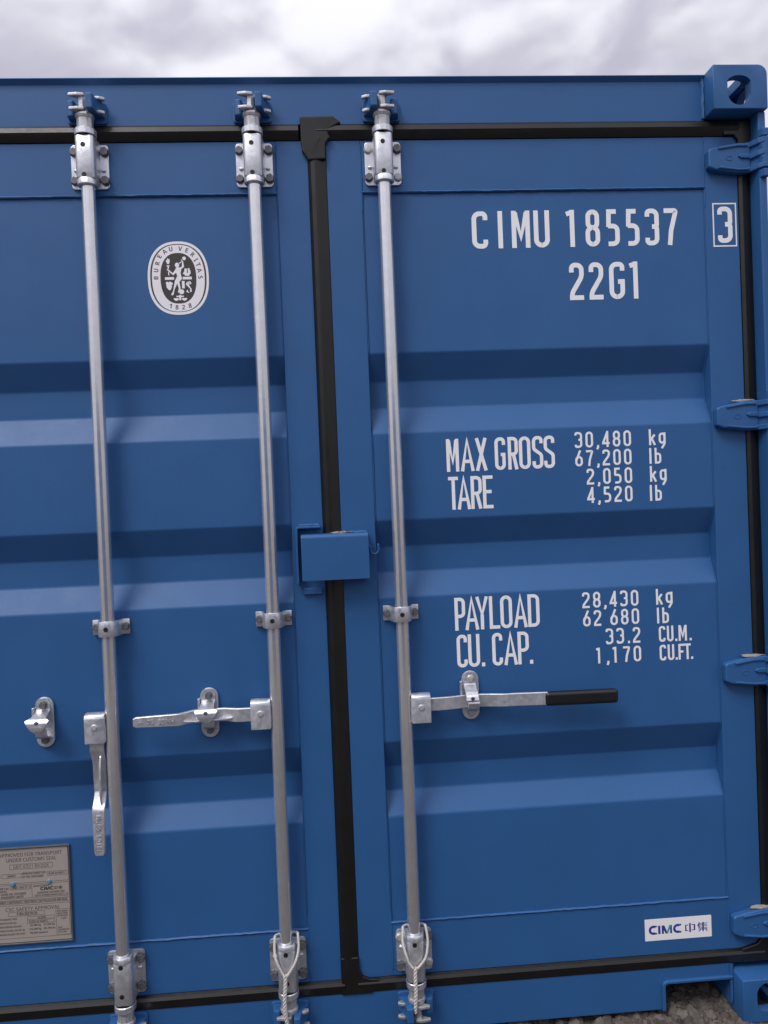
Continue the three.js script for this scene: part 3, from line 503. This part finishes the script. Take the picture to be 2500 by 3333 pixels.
function embossed() {                          // raised foundry marks, along the local -y of the grip end
  const cells = [['H', 0, 0.009], ['H', 0.0105, 0.009], ['0', 0.025, 0.0075], ['5', 0.0345, 0.0075]];
  const a = letters(cells, -0.0055, 0.0115, 0.0019, 0, 0.0022), b = a.clone().rotateZ(Math.PI).translate(0.096, 0, 0);
  return join(a, b).translate(-0.048, 0, 0);
}
{ // middle rod: lever swung to the left and caught
  const h = group('door_handle', C), x = RODS[1], y = 0.9165, px = x - 0.041; hub(h, x, -1, y);
  const { lever, fin } = forgedLever(); const put = (g) => g.rotateZ(-Math.PI / 2).translate(px, y, 0);
  mesh('lever', put(lever), M.zinc, h); mesh('lever_rib', put(fin), M.zinc, h);
  mesh('foundry_mark', embossed().scale(0.95, 0.95, 1).translate(px - 0.268, y - 0.0005, -0.0022), M.zinc, h);
  h.userData.label = 'forged silver handle swung left and held in its catch';
}
{ // left rod: lever hanging straight down
  const h = group('door_handle', C), x = RODS[0], y = 0.905, px = x - 0.0405; hub(h, x, -1, y);
  const { lever, fin } = forgedLever(); const put = (g) => g.translate(px, y, 0);
  mesh('lever', put(lever), M.zinc, h); mesh('lever_rib', put(fin), M.zinc, h);
  mesh('foundry_mark', embossed().scale(0.95, 0.95, 1).rotateZ(Math.PI / 2).translate(px, y - 0.268, -0.0022), M.zinc, h);
  h.userData.label = 'forged silver handle hanging straight down, out of its catch';
}
{ // right door: flat bar with rubber grip
  const h = group('door_handle', C), x = RODS[2], y = 0.9085, yl = 0.9155; hub(h, x, 1, y);
  const g = strip([[-0.022, -0.0255], [0.03, -0.0245], [0.075, -0.026], [0.115, -0.035], [0.15, -0.038], [0.185, -0.034], [0.225, -0.025], [0.27, -0.024], [0.34, -0.018], [0.40, -0.017]], new Array(10).fill(0.0345), 0.009, 4).rotateZ(-Math.PI / 2).scale(1, -1, 1);
  const q = strip([[0.022, -0.0255], [-0.03, -0.0245], [-0.075, -0.026], [-0.115, -0.035], [-0.15, -0.038], [-0.185, -0.034], [-0.225, -0.025], [-0.27, -0.024], [-0.34, -0.018], [-0.40, -0.017]], new Array(10).fill(0.0345), 0.009, 4).rotateZ(Math.PI / 2).translate(x + 0.041, yl, 0);
  mesh('lever', q, M.zinc, h);
  mesh('grip', new RoundedBoxGeometry(0.199, 0.0385, 0.0235, 5, 0.0105).rotateY(-0.03).translate(0.6435, 0.9140, -0.0165), M.gripRubber, h).userData.label = 'black rubber sleeve on the end of the handle';
  h.userData.label = 'flat silver bar handle with a black rubber grip';
}
function handleCatch(x, y, riveted, label) {
  const c = group('handle_catch', C); c.userData.label = label;
  mesh('catch_plate', plate(rrect(x - 0.0232, x + 0.0232, y - 0.066, y + 0.066, 0.0231), ZD, -0.0545, 0.0014), M.zinc, c);
  const w = 0.0365, tongue = riveted
    ? strip([[0.063, -0.0515], [0.046, -0.0515], [0.031, -0.0505], [0.024, -0.040], [0.014, -0.020], [0.004, -0.0105], [-0.003, -0.008]], [0.020, 0.034, 0.034, 0.034, 0.034, 0.034, 0.035], 0.0045, 4)
    : strip([[0.063, -0.0515], [0.046, -0.0515], [0.032, -0.0505], [0.026, -0.036], [0.0210, -0.016], [0.0155, -0.0060], [0.0085, -0.0030], [-0.005, -0.0030], [-0.0155, -0.0065]], [0.022, w, w, 0.036, 0.040, 0.062, 0.054, 0.036, 0.012], 0.0045, 4);
  mesh('latch_tongue', tongue.translate(x - 0.002, y, 0), M.zinc, c);
  if (riveted) mesh('latch_lip', join(strip([[-0.006, -0.020], [-0.0085, -0.010], [-0.0115, -0.0075], [-0.0135, -0.012]], [0.031, 0.031, 0.031, 0.028], 0.0045, 4).translate(x + 0.001, y, 0)), M.zinc, c);
  mesh('latch_hook', strip([[-0.045, -0.0565], [-0.037, -0.046], [-0.034, -0.031], [-0.028, -0.0225], [-0.019, -0.0200], [-0.008, -0.0205]], [0.030, 0.030, 0.030, 0.030, 0.030, 0.028], 0.0045, 4).translate(x + 0.002, y, 0), M.zinc, c);
  mesh('stop_tab', rbox(x - 0.0292, x - 0.0232, y - 0.012, y + 0.040, -0.058, -0.044, 0.0015), M.zinc, c);
  const hole = mesh('seal_hole', new THREE.CylinderGeometry(0.0042, 0.0042, 0.007, 12).scale(1.3, 1, 1).rotateX(riveted ? 1.1 : 0.95).translate(x - 0.002, y + (riveted ? 0.001 : 0.0105), riveted ? -0.0085 : -0.0035), M.plug, c);
  for (const j of [1, -1]) { const m = mesh(riveted ? 'rivet' : 'bolt', boxUV((riveted ? G.dome : G.bolt2).clone()), riveted ? M.rivet : M.bolt, c, true); m.position.set(x, y + j * 0.0465, j > 0 ? -0.049 : -0.0545); m.scale.setScalar(0.9); }
}
handleCatch(-0.777, 0.9185, false, 'open handle catch with nothing in it');
handleCatch(-0.350, 0.9195, false, 'handle catch closed over the forged lever');
handleCatch(0.350, 0.9265, true, 'riveted handle catch closed over the flat bar');

// ------------------------------------------------------------------ lock box over the door joint
{
  const b = group('lock_box', C); b.userData.label = 'blue steel lock box bridging the two doors';
  const x0 = -0.0885, x1 = 0.0880, y0 = 1.2610, y1 = 1.3790;
  const p = roundCorners([[-0.010, y0], [-0.010, y1], [-0.060, y1]], [0, 0.008, 0], false, 5);
  mesh('lock_box_cover', join(beam(bent(p, 0.005), x0, x1, 0.0012)), M.paint, b);
  mesh('lock_box_side', rbox(x1 - 0.006, x1 + 0.0005, y0 + 0.001, y1 - 0.004, -0.0602, -0.0095, 0.0015), M.paint, b);
  mesh('lock_box_bracket', join(plate(poly(bent(roundCorners([[-0.1005, 1.252], [-0.1005, 1.4005], [-0.037, 1.4005]], [0, 0.007, 0], false, 5), 0.006)), ZD, -0.032, 0.0015)), M.paint, b);
  mesh('lock_box_bracket', rbox(-0.0895, -0.0385, 1.2205, 1.238, ZD - 0.001, -0.050, 0.002), M.paint, b);
  mesh('weld_bead', bead([[-0.094, 1.405, -0.058], [-0.04, 1.405, -0.058]], 0.004, 41), M.paint, b);
  const hk = new THREE.CatmullRomCurve3([[0.087, 1.345], [0.0925, 1.343], [0.0935, 1.331], [0.098, 1.3235], [0.1055, 1.3220], [0.1125, 1.3265], [0.1150, 1.336], [0.1145, 1.3465]].map(([x, y]) => new THREE.Vector3(x, y, -0.035)));
  mesh('hook', join(new THREE.TubeGeometry(hk, 40, 0.0033, 8), new THREE.SphereGeometry(0.0033, 8, 8).translate(0.1145, 1.3465, -0.035)), M.paint, b);
  const g = new THREE.SphereGeometry(1, 22, 10), pp = g.attributes.position;
  for (let i = 0; i < pp.count; i++) { const x = pp.getX(i), y = pp.getY(i), z = pp.getZ(i), k = 1 + 0.35 * n3(x * 3, y * 2, z * 2 + 8) + 0.2 * n3(x * 8, y * 5, z * 6); pp.setXYZ(i, 0.018 + x * 0.026 * k, 1.3825 + y * 0.0036 * k, -0.034 + z * 0.014 * k); }
  g.computeVertexNormals(); mesh('sealant', g, M.sealant, b).userData.label = 'pale sealant on top of the lock box';
  mesh('weld_bead', bead([[0.045, 1.3825, -0.045], [0.085, 1.3825, -0.045]], 0.005, 47), M.paint, b);
}

// ------------------------------------------------------------------ printed plates and stickers
function canvasTex(w, h, draw) {
  const c = document.createElement('canvas'); c.width = w; c.height = h; const x = c.getContext('2d'); draw(x, w, h);
  const t = new THREE.CanvasTexture(c); t.colorSpace = THREE.SRGBColorSpace; t.generateMipmaps = true; t.minFilter = THREE.LinearMipmapLinearFilter; t.magFilter = THREE.LinearFilter; t.anisotropy = 8; return t;
}
const fitUV = (g, x0, x1, y0, y1) => { const p = g.attributes.position, uv = new Float32Array(p.count * 2); for (let i = 0; i < p.count; i++) { uv[2 * i] = (p.getX(i) - x0) / (x1 - x0); uv[2 * i + 1] = (p.getY(i) - y0) / (y1 - y0); } g.setAttribute('uv', new THREE.BufferAttribute(uv, 2)); return g; };
function han(x, X, Y, s, thick) {              // the two characters of the maker's name, drawn in strokes in boxes of side s
  x.lineCap = 'butt'; const line = (pts, w) => { x.lineWidth = w * s; x.beginPath(); pts.forEach(([a, b], i) => x[i ? 'lineTo' : 'moveTo'](X + a * s, Y + b * s)); x.stroke(); };
  line([[0.06, 0.20], [0.06, 0.86]], 0.12 * thick); line([[1.02, 0.18], [1.02, 0.80]], 0.14 * thick); line([[0.0, 0.21], [0.34, 0.21]], 0.07 * thick); line([[0.68, 0.19], [1.08, 0.19]], 0.07 * thick);
  line([[0.04, 0.80], [0.34, 0.80]], 0.07 * thick); line([[0.68, 0.78], [1.06, 0.78]], 0.07 * thick); line([[0.53, 0.02], [0.53, 1.0]], 0.16 * thick);
  X += s * 1.36;
  line([[0.22, 0.02], [0.02, 0.38]], 0.10 * thick); line([[0.16, 0.16], [0.16, 0.64]], 0.12 * thick); line([[0.62, 0.0], [0.60, 1.0]], 0.15 * thick);
  for (const y of [0.12, 0.27, 0.42, 0.60]) line([[0.16, y + 0.02], [1.08, y]], 0.055 * thick); line([[0.05, 0.74], [1.1, 0.72]], 0.06 * thick);
  line([[0.38, 0.76], [0.12, 1.0]], 0.09 * thick); line([[0.86, 0.76], [1.06, 1.0]], 0.09 * thick);
}
function cimc(x, X, Y, h, dark, teal, sh = 1) {
  const C1 = (cx) => { x.lineWidth = h * 0.27; x.beginPath(); x.ellipse(cx + h * 0.52, Y + h * 0.5, h * 0.40, h * 0.385, 0, -0.33 * Math.PI, -1.67 * Math.PI, true); x.stroke(); x.fillRect(cx + h * 0.62, Y + h * 0.0, h * 0.29, h * 0.20); x.fillRect(cx + h * 0.62, Y + h * 0.80, h * 0.29, h * 0.20); };
  x.fillStyle = x.strokeStyle = dark; C1(X); x.fillRect(X + h * 1.05, Y + h * 0.04, h * 0.26, h * 0.94);
  const m = X + h * 1.46; x.fillRect(m, Y + h * 0.04, h * 0.24, h * 0.94); x.fillRect(m + h * 0.94, Y + h * 0.04, h * 0.22, h * 0.94);
  x.beginPath(); x.moveTo(m, Y + h * 0.04); x.lineTo(m + h * 0.30, Y + h * 0.04); x.lineTo(m + h * 0.68, Y + h * 0.98); x.lineTo(m + h * 0.42, Y + h * 0.98); x.fill();
  x.fillStyle = teal; x.beginPath(); x.moveTo(m + h * 0.86, Y + h * 0.04); x.lineTo(m + h * 1.12, Y + h * 0.04); x.lineTo(m + h * 0.70, Y + h * 0.98); x.lineTo(m + h * 0.52, Y + h * 0.90); x.fill(); x.fillStyle = dark;
  C1(X + h * 2.76);
}
{ // maker's sticker on the lower rail
  const t = canvasTex(1390, 445, (x) => { x.fillStyle = '#f4f2f4'; x.fillRect(0, 0, 1390, 445); cimc(x, 80, 134, 184, '#2f3a94', '#2fa39f'); x.strokeStyle = '#34398a'; han(x, 838, 132, 190, 1.15);
    x.fillStyle = 'rgba(150,140,120,0.25)'; const r = rng(3); for (let i = 0; i < 60; i++) x.fillRect(r() * 1390, r() * 445, 1 + 3 * r(), 1 + 3 * r()); });
  const g = plate(rrect(0.8132, 1.0035, 0.2115, 0.2717, 0.0012), ZD - 0.0008, ZD + 0.0002, 0.0002); fitUV(g, 0.8132, 1.0035, 0.2115, 0.2717);
  mesh('maker_sticker', g, new THREE.MeshStandardMaterial({ map: t, roughness: 0.5 }), C, true).userData.label = 'white sticker with blue letters and two Chinese characters';
}
{ // oval inspection emblem
  const se = (cx, cy, a, b, n = 2.35) => { const p = []; for (let i = 0; i < 96; i++) { const w = i / 96 * T2, c = Math.cos(w), s = Math.sin(w); p.push([cx + a * Math.sign(c) * Math.abs(c) ** (2 / n), cy + b * Math.sign(s) * Math.abs(s) ** (2 / n)]); } return p; };
  const t = canvasTex(750, 905, (x, W, H) => {
    x.scale(0.5, 0.5); x.translate(-75, -110);
    const path = (p, close = true) => { x.beginPath(); p.forEach(([a, b], i) => x[i ? 'lineTo' : 'moveTo'](a, b)); if (close) x.closePath(); };
    const LT = '#f3f1f6', DK = '#3c3836';
    x.fillStyle = LT; x.fillRect(0, 0, 2000, 2200); x.fillStyle = DK;
    path(se(826, 1013, 690, 840)); x.fill(); x.fillStyle = LT; path(se(826, 1016, 648, 822)); x.fill(); x.fillStyle = DK; path(se(826, 1018, 440, 624)); x.fill();
    const put = (ch, X, Y, deg, size = 165) => { x.save(); x.translate(X, Y); x.rotate(deg * Math.PI / 180); x.font = `bold ${size * 0.94}px sans-serif`; x.textAlign = 'center'; x.textBaseline = 'middle'; x.fillText(ch, 0, 0); x.restore(); };
    x.fillStyle = DK;
    [['B', 280, 1000, -88], ['U', 288, 815, -82], ['R', 328, 645, -74], ['E', 385, 475, -62], ['A', 515, 358, -35], ['U', 668, 298, -10], ['V', 900, 290, 6], ['E', 1060, 335, 20], ['R', 1195, 440, 40], ['I', 1272, 575, 58], ['T', 1322, 693, 68], ['A', 1348, 835, 76], ['S', 1366, 1005, 84]].forEach((a) => put(...a));
    [['1', 612, 1700, 12], ['8', 760, 1736, 3], ['2', 920, 1736, -2], ['8', 1084, 1700, -10]].forEach((a) => put(...a, 165));
    x.fillStyle = x.strokeStyle = LT; x.lineJoin = x.lineCap = 'round';
    const fill = (...p) => { path(p); x.fill(); }, ln = (w, ...p) => { x.lineWidth = w; path(p, false); x.stroke(); };
    x.beginPath(); x.ellipse(805, 692, 54, 60, 0, 0, T2); x.fill();
    fill([790, 740], [850, 745], [905, 790], [885, 900], [915, 1030], [845, 1110], [870, 1270], [830, 1370], [795, 1370], [825, 1270], [790, 1150], [720, 1290], [690, 1420], [650, 1440], [630, 1410], [680, 1330], [735, 1080], [800, 960], [770, 880], [700, 942], [600, 850], [545, 800], [560, 780], [600, 800], [690, 890], [750, 810]);
    fill([840, 770], [920, 730], [930, 640], [905, 560], [915, 550], [960, 610], [978, 740], [900, 800]);
    x.beginPath(); x.arc(985, 530, 46, 0, T2); x.fill(); ln(26, [872, 645], [895, 625]);
    fill([580, 505], [600, 545], [625, 530], [630, 600], [610, 660], [570, 665], [540, 610], [535, 560], [560, 570]); fill([538, 695], [632, 695], [608, 725], [600, 780], [575, 780], [565, 725]); ln(26, [590, 860], [595, 930]);
    x.fillRect(495, 985, 225, 66); x.fillRect(930, 985, 225, 66);
    ln(66, [545, 1130], [560, 1230], [600, 1275], [625, 1220], [610, 1130]); ln(50, [615, 1120], [660, 1150]);
    fill([985, 780], [1040, 780], [1040, 890], [1065, 890], [1060, 775], [1110, 770], [1110, 830], [1130, 830], [1130, 920], [1100, 920], [1100, 960], [990, 960], [980, 925], [932, 915], [975, 850]);
    x.fillRect(905, 1085, 68, 185);
    x.lineWidth = 30; for (const o of [0, 45]) ln(28, [1040 + o, 1120 - o * 0.3], [1015 + o * 0.8, 1170], [1120, 1280 + o * 0.3], [1125 - o * 0.4, 1350]); ln(28, [1105, 1110], [1125, 1150], [1095, 1165]); ln(28, [1035, 1320], [1020, 1350], [1060, 1370]);
    x.beginPath(); x.arc(890, 1352, 62, 0, T2); x.fill(); x.fillRect(755, 1448, 185, 34); x.fillRect(824, 1430, 50, 130);
    for (const cx of [752, 955]) { x.beginPath(); x.arc(cx, 1508, 66, 0, Math.PI); x.fill(); }
  });
  const cx = -0.3835, cy = 2.0715, a = 0.0795, b = 0.0965, s = poly(se(cx, cy, a, b)), g = plate(s, ZP - 0.0006, ZP + 0.0006, 0.0002); fitUV(g, cx - a, cx + a, cy - b, cy + b);
  mesh('oval_emblem_sticker', g, new THREE.MeshStandardMaterial({ map: t, roughness: 0.45 }), C, true).userData.label = 'white oval emblem with a dark centre and ring of letters';
}
{ // approval plate
  const x0 = -0.9335, x1 = -0.7335, y0 = 0.3365, y1 = 0.5895;
  const p = group('approval_plate', C); p.userData.label = 'grey metal approval plate full of small black print';
  const t = canvasTex(1185, 1500, (x) => {
    x.scale(0.75, 0.75); x.fillStyle = '#afa59d'; x.fillRect(0, 0, 1580, 2000);
    const r = rng(9); for (let i = 0; i < 9000; i++) { x.fillStyle = r() < 0.5 ? 'rgba(255,250,245,0.06)' : 'rgba(40,30,30,0.06)'; x.fillRect(r() * 1580, r() * 2000, 2 + 6 * r(), 2 + 5 * r()); }
    x.strokeStyle = x.fillStyle = '#100e10';
    const frame = (a, b, c, d, w = 6) => { x.lineWidth = w; x.strokeRect(a, c, b - a, d - c); };
    const tx = (s, a, b, yc, h, wt = '') => { x.font = `${h < 60 ? 'bold' : wt} ${h / 0.72}px sans-serif`; x.textBaseline = 'alphabetic'; x.textAlign = 'left'; const w = x.measureText(s).width; x.save(); x.translate(a, yc + h / 2); x.scale((b - a) / w, 1); x.fillText(s, 0, 0); x.restore(); };
    frame(28, 1552, 24, 742, 7); tx('APPROVED FOR TRANSPORT', 150, 1432, 148, 74); tx('UNDER CUSTOMS SEAL', 290, 1318, 256, 74);
    frame(362, 1228, 348, 448); tx('GB/C 47511 BV/2026', 432, 1160, 398, 66);
    tx('TYPE', 60, 172, 588, 52); frame(201, 591, 543, 625); tx('004B22', 308, 478, 584, 44); tx("MANUFACTURER'S NO", 606, 1086, 546, 50); tx('OF THE CONTAINER', 606, 1040, 618, 50); frame(1116, 1521, 536, 618); tx('DLEM 26 034013', 1140, 1470, 577, 44);
    frame(28, 1552, 776, 1062); x.beginPath(); x.moveTo(792, 776); x.lineTo(792, 1062); x.stroke();
    tx("OWNER'S NO.", 60, 335, 840, 44); frame(365, 772, 800, 872); tx('CIMU 1855 37  3', 385, 755, 836, 42); tx('OWNED BY:', 60, 292, 900, 44); tx('LOONG (HK) CONTAINER', 155, 672, 962, 46); tx('MANAGEMENT LIMITED', 155, 620, 1024, 46);
    tx('MANUFACTURED BY', 824, 1150, 822, 40); cimc(x, 962, 850, 72, '#1d1a1c', '#1d1a1c'); x.strokeStyle = '#1d1a1c'; han(x, 1240, 850, 70, 1.2); tx('DONGGUAN SOUTHERN CIMC', 894, 1462, 968, 44); tx('LOGISTICS EQUIPMENT MANUFACTURE CO., LTD', 836, 1525, 1026, 40);
    frame(28, 1552, 1096, 1172); tx('TIMBER COMPONENT TREATMENT IM/TAILILEUM 400/2026', 70, 1500, 1134, 54);
    frame(28, 1552, 1206, 1890); tx('CSC SAFETY APPROVAL', 235, 1345, 1286, 76); frame(300, 1030, 1342, 1428); tx('F/BV/20278/26', 460, 878, 1386, 56);
    tx('DATE MANUFACTURED', 70, 465, 1486, 42); frame(672, 1227, 1456, 1514); tx('3/2026', 880, 1052, 1486, 40); tx('IDENTIFICATION NO.', 70, 460, 1566, 42); frame(672, 1227, 1536, 1598); tx('DLEM 26 034013', 705, 1080, 1567, 42);
    tx('MAXIMUM OPERATING GROSS MASS', 50, 550, 1644, 40); tx('30,480 kg', 720, 940, 1640, 42); tx('67,200 lbs', 1000, 1230, 1640, 42); tx('ALLOWABLE STACKING LOAD FOR 1.8G', 50, 610, 1724, 40); tx('216,000 kg', 700, 945, 1720, 42); tx('476,190 lbs', 985, 1235, 1720, 42); tx('TRANSVERSE RACKING TEST FORCE', 50, 620, 1802, 40); tx('150,000 newtons', 705, 1075, 1800, 42);
    frame(1258, 1530, 1340, 1872); tx('FIRST MAINTE-', 1280, 1500, 1384, 36); tx('NANCE EXAMI-', 1280, 1500, 1432, 36); tx('NATION DATE', 1280, 1500, 1480, 36); tx('3 /2031', 1350, 1475, 1536, 36); tx('PLACE', 1284, 1376, 1726, 36); tx('RE EXAMINATION', 1284, 1508, 1772, 34); tx('DECAL HERE', 1284, 1460, 1820, 36);
  });
  const g = plate(rrect(x0 + 0.003, x1 - 0.003, y0 + 0.003, y1 - 0.003, 0.002), ZP - 0.001, ZP + 0.0025, 0.0004); fitUV(g, x0, x1, y0, y1);
  mesh('plate_face', g, new THREE.MeshStandardMaterial({ map: t, metalness: 0.2, roughness: 0.55 }), p, true);
  mesh('plate_rim', plate(poly(bent([[x0, y0 + 0.02], [x0, y1], [x1, y1], [x1, y0], [x0, y0], [x0, y0 + 0.021]], 0.0036)), ZP - 0.001, ZP + 0.006, 0.001), M.bolt, p);
  for (const [u, v] of [[413, 750], [1148, 743], [413, 1910]].slice(0, 2)) mesh('plate_rivet', lathe([[0.0066, 0], [0.0062, 0.002], [0.0045, 0.0042], [0.0001, 0.005]], 16).rotateX(Math.PI / 2).translate(x0 + u / 1580 * (x1 - x0), y1 - v / 2000 * (y1 - y0), ZP + 0.0024), new THREE.MeshStandardMaterial({ color: lin(0.13, 0.26, 0.36), roughness: 0.6 }), p);
}

// ------------------------------------------------------------------ ropes looped round two rods, down over their lower bearings
function ropeGeo(pts, r, strands, twist, seed, seg) {
  const c = new THREE.CatmullRomCurve3(pts.map((p) => new THREE.Vector3(...p)), false, 'centripetal'), L = c.getLength(), N = seg, fr = c.computeFrenetFrames(N, false), gs = [];
  for (let s = 0; s < strands; s++) {
    const q = []; for (let k = 0; k <= N; k++) { const t = k / N, p = c.getPointAt(t), a = t * L / twist * T2 + s / strands * T2, rr = r * 0.52 * (1 + 0.12 * n2(t * 20, seed + s)); q.push(p.clone().addScaledVector(fr.normals[k], Math.cos(a) * rr).addScaledVector(fr.binormals[k], Math.sin(a) * rr)); }
    gs.push(new THREE.TubeGeometry(new THREE.CatmullRomCurve3(q), N, r * 0.56, 7));
  }
  return gs;
}
function rope(loopL, loopR, tail, label, seed) {
  const parts = [...ropeGeo(loopL, 0.0032, 3, 0.016, seed, 130), ...ropeGeo(loopR, 0.0032, 3, 0.016, seed + 5, 130), ...ropeGeo(tail, 0.0051, 3, 0.030, seed + 9, 120)];
  const m = mesh(numbered('rope'), join(parts), M.rope, scene); m.userData = { label, category: 'rope', group: 'ropes hanging from the locking rods' };
}
const ringPath = (x, cx, side, fy) => { const o = []; for (let k = 0; k <= 6; k++) { const a = -Math.PI / 2 + k / 6 * Math.PI * 0.52; o.push([x + side * Math.cos(a) * 0.0305, 0.305 + 0.002 * k * fy, ZR + 0.0325 * Math.sin(a)]); } return o; };
{ const x = RODS[1];
  rope([...ringPath(x, 0, -1, 1).map(([a, b, c]) => [a, b + 0.004, c]), [x - 0.0315, 0.292, -0.012], [x - 0.0265, 0.272, -0.0005], [x - 0.014, 0.243, 0.0012], [x - 0.0065, 0.228, 0.0018]],
    [...ringPath(x, 0, 1, 1.4).map(([a, b, c]) => [a, b + 0.004, c]), [x + 0.0315, 0.294, -0.012], [x + 0.0235, 0.268, -0.0005], [x + 0.006, 0.240, 0.0012], [x - 0.0035, 0.228, 0.0020]],
    [[x - 0.005, 0.236, 0.0025], [x - 0.0055, 0.21, 0.0030], [x - 0.0085, 0.175, 0.0030], [x - 0.009, 0.145, 0.002], [x - 0.0075, 0.118, -0.001], [x - 0.004, 0.098, -0.003]], 'white twisted rope on the rod whose handle points left', 1); }
{ const x = RODS[2];
  rope([...ringPath(x, 0, -1, 1).map(([a, b, c]) => [a, b + 0.002, c]), [x - 0.0335, 0.290, -0.012], [x - 0.0265, 0.262, -0.0005], [x - 0.017, 0.236, 0.0012], [x - 0.0045, 0.221, 0.0018]],
    [...ringPath(x, 0, 1, 1.2).map(([a, b, c]) => [a, b + 0.002, c]), [x + 0.0335, 0.286, -0.012], [x + 0.0245, 0.250, -0.0005], [x + 0.008, 0.230, 0.0012], [x - 0.0015, 0.221, 0.0020]],
    [[x - 0.003, 0.229, 0.0025], [x - 0.0045, 0.20, 0.0030], [x - 0.0045, 0.165, 0.0030], [x - 0.0065, 0.132, 0.001], [x - 0.008, 0.105, -0.002]], 'white twisted rope on the right door, beside the centre seal', 2); }

// ------------------------------------------------------------------ a second container across the aisle, behind the photographer: the rods mirror its blue side
{
  const B = new THREE.Group(); B.name = numbered('neighbouring_container'); B.position.set(-0.25, 0, 6.0); scene.add(B);
  B.userData = { label: 'blue corrugated container standing side-on across the aisle', category: 'container' };
  for (const z of [0, 2.438]) {
    const prof = []; for (let x = -2.85; x < 2.75; x += 0.278) prof.push([x, z + 0.045], [x + 0.07, z + 0.045], [x + 0.104, z + 0.009], [x + 0.174, z + 0.009], [x + 0.208, z + 0.045]);
    mesh('side_wall', column(bent(prof.map(([x, q]) => [x, z ? 2 * z - q : q]), 0.002), 0.16, 2.52, 0), M.paint, B);
    mesh('top_side_rail', box(-2.85, 2.85, 2.52, 2.58, Math.min(z, z ? z - 0.06 : 0.06), Math.max(z, z ? z - 0.06 : 0.06)), M.paint, B);
    mesh('bottom_side_rail', box(-2.85, 2.85, 0.03, 0.16, Math.min(z, z ? z - 0.05 : 0.05), Math.max(z, z ? z - 0.05 : 0.05)), M.paint, B);
    for (const x of [-3.029, 2.851]) { const zz = z ? z - 0.162 : 0; mesh('corner_post', box(x, x + 0.178, 0.118, 2.473, zz, zz + 0.162), M.paint, B); for (const y of [0, 2.473]) mesh('corner_casting', rbox(x - 0.002, x + 0.180, y, y + 0.118, zz - 0.002, zz + 0.164, 0.006), M.paint, B); }
  }
  for (const x of [-3.0, 2.96]) mesh('end_wall', box(x, x + 0.04, 0.03, 2.56, 0.16, 2.27), M.paint, B);
  mesh('roof', box(-2.96, 2.96, 2.545, 2.56, 0.06, 2.378), M.paint, B); mesh('floor', box(-2.96, 2.96, 0.13, 0.16, 0.05, 2.388), M.wood, B);
}

// ------------------------------------------------------------------ gravel
const stoneGeos = []; for (let k = 0; k < 8; k++) {
  const g = new THREE.IcosahedronGeometry(1, 1), p = g.attributes.position;
  for (let i = 0; i < p.count; i++) { const x = p.getX(i), y = p.getY(i), z = p.getZ(i), f = 1 + 0.28 * n3(x * 0.9 + k * 9, y * 0.9, z * 0.9) + 0.14 * n3(x * 2.1, y * 2.1 + k * 5, z * 2.1); p.setXYZ(i, x * f, y * f, z * f); }
  g.deleteAttribute('normal'); g.deleteAttribute('uv'); const q = toCreasedNormals(mergeVertices(g, 1e-4), 0.5); boxUV(q); { const uv = q.attributes.uv; for (let i = 0; i < uv.count; i++) uv.setXY(i, uv.getX(i) * 0.05, uv.getY(i) * 0.05); } stoneGeos.push(q);
}
const stoneMats = [[0.20, 0.175, 0.155], [0.26, 0.235, 0.215], [0.15, 0.135, 0.125], [0.30, 0.27, 0.25], [0.23, 0.19, 0.165], [0.19, 0.185, 0.18]].map(([r, g, b]) => new THREE.MeshStandardMaterial({ color: lin(r * 0.78, g * 0.78, b * 0.78), map: gravelMap, roughness: 0.92 }));
{ const r = rng(42), put = [], cand = [];
  for (let i = 0; i < 60000 && cand.length < 285; i++) {
    const rad = 0.0085 + 0.0125 * r() ** 2, x = 0.74 + r() * 0.52, z = -0.30 + r() * 0.40;
    if (x > 1.05 && x < 1.212 && z > -0.185 && z < 0.004) continue;
    if (cand.some(([a, b, c]) => Math.hypot(a - x, b - z) < (c + rad) * 0.80)) continue; cand.push([x, z, rad]);
  }
  cand.forEach(([x, z, rad], i) => { const m = new THREE.Mesh(stoneGeos[i % 8], stoneMats[Math.floor(r() * 6)]); m.name = 'stone'; m.castShadow = m.receiveShadow = true; m.scale.set(rad * (0.9 + 0.4 * r()), rad * (0.6 + 0.3 * r()), rad * (0.85 + 0.35 * r())); m.rotation.set(r() * 0.6, r() * 6.3, r() * 0.6); m.position.set(x, -0.006 + rad * 0.28 * r(), z); ground.add(m); });
  const NI = 42000, im = new THREE.InstancedMesh(stoneGeos[2], new THREE.MeshStandardMaterial({ color: lin(1, 1, 1), map: gravelMap, roughness: 0.92 }), NI), o = new THREE.Object3D(), col = new THREE.Color();
  for (let i = 0; i < NI; i++) {
    const near = i < 9000, rad = (near ? 0.005 + 0.006 * r() : 0.008 + 0.014 * r() ** 2);
    o.position.set(near ? 0.70 + r() * 0.62 : -2.6 + r() * 5.2, -0.012 + rad * 0.3, near ? -0.36 + r() * 0.56 : -1.0 + r() * 3.6);
    o.scale.set(rad * (0.9 + 0.4 * r()), rad * (0.6 + 0.3 * r()), rad); o.rotation.set(r(), r() * 6.3, r()); o.updateMatrix(); im.setMatrixAt(i, o.matrix);
    const k = 0.10 + 0.15 * r(); im.setColorAt(i, col.setRGB(k * 1.25, k * 1.14, k * 1.04));
  }
  im.name = 'gravel'; im.userData = { kind: 'stuff', label: 'small loose gravel between the larger stones', category: 'gravel' }; im.castShadow = im.receiveShadow = true; scene.add(im);
}

renderer.render(scene, camera);
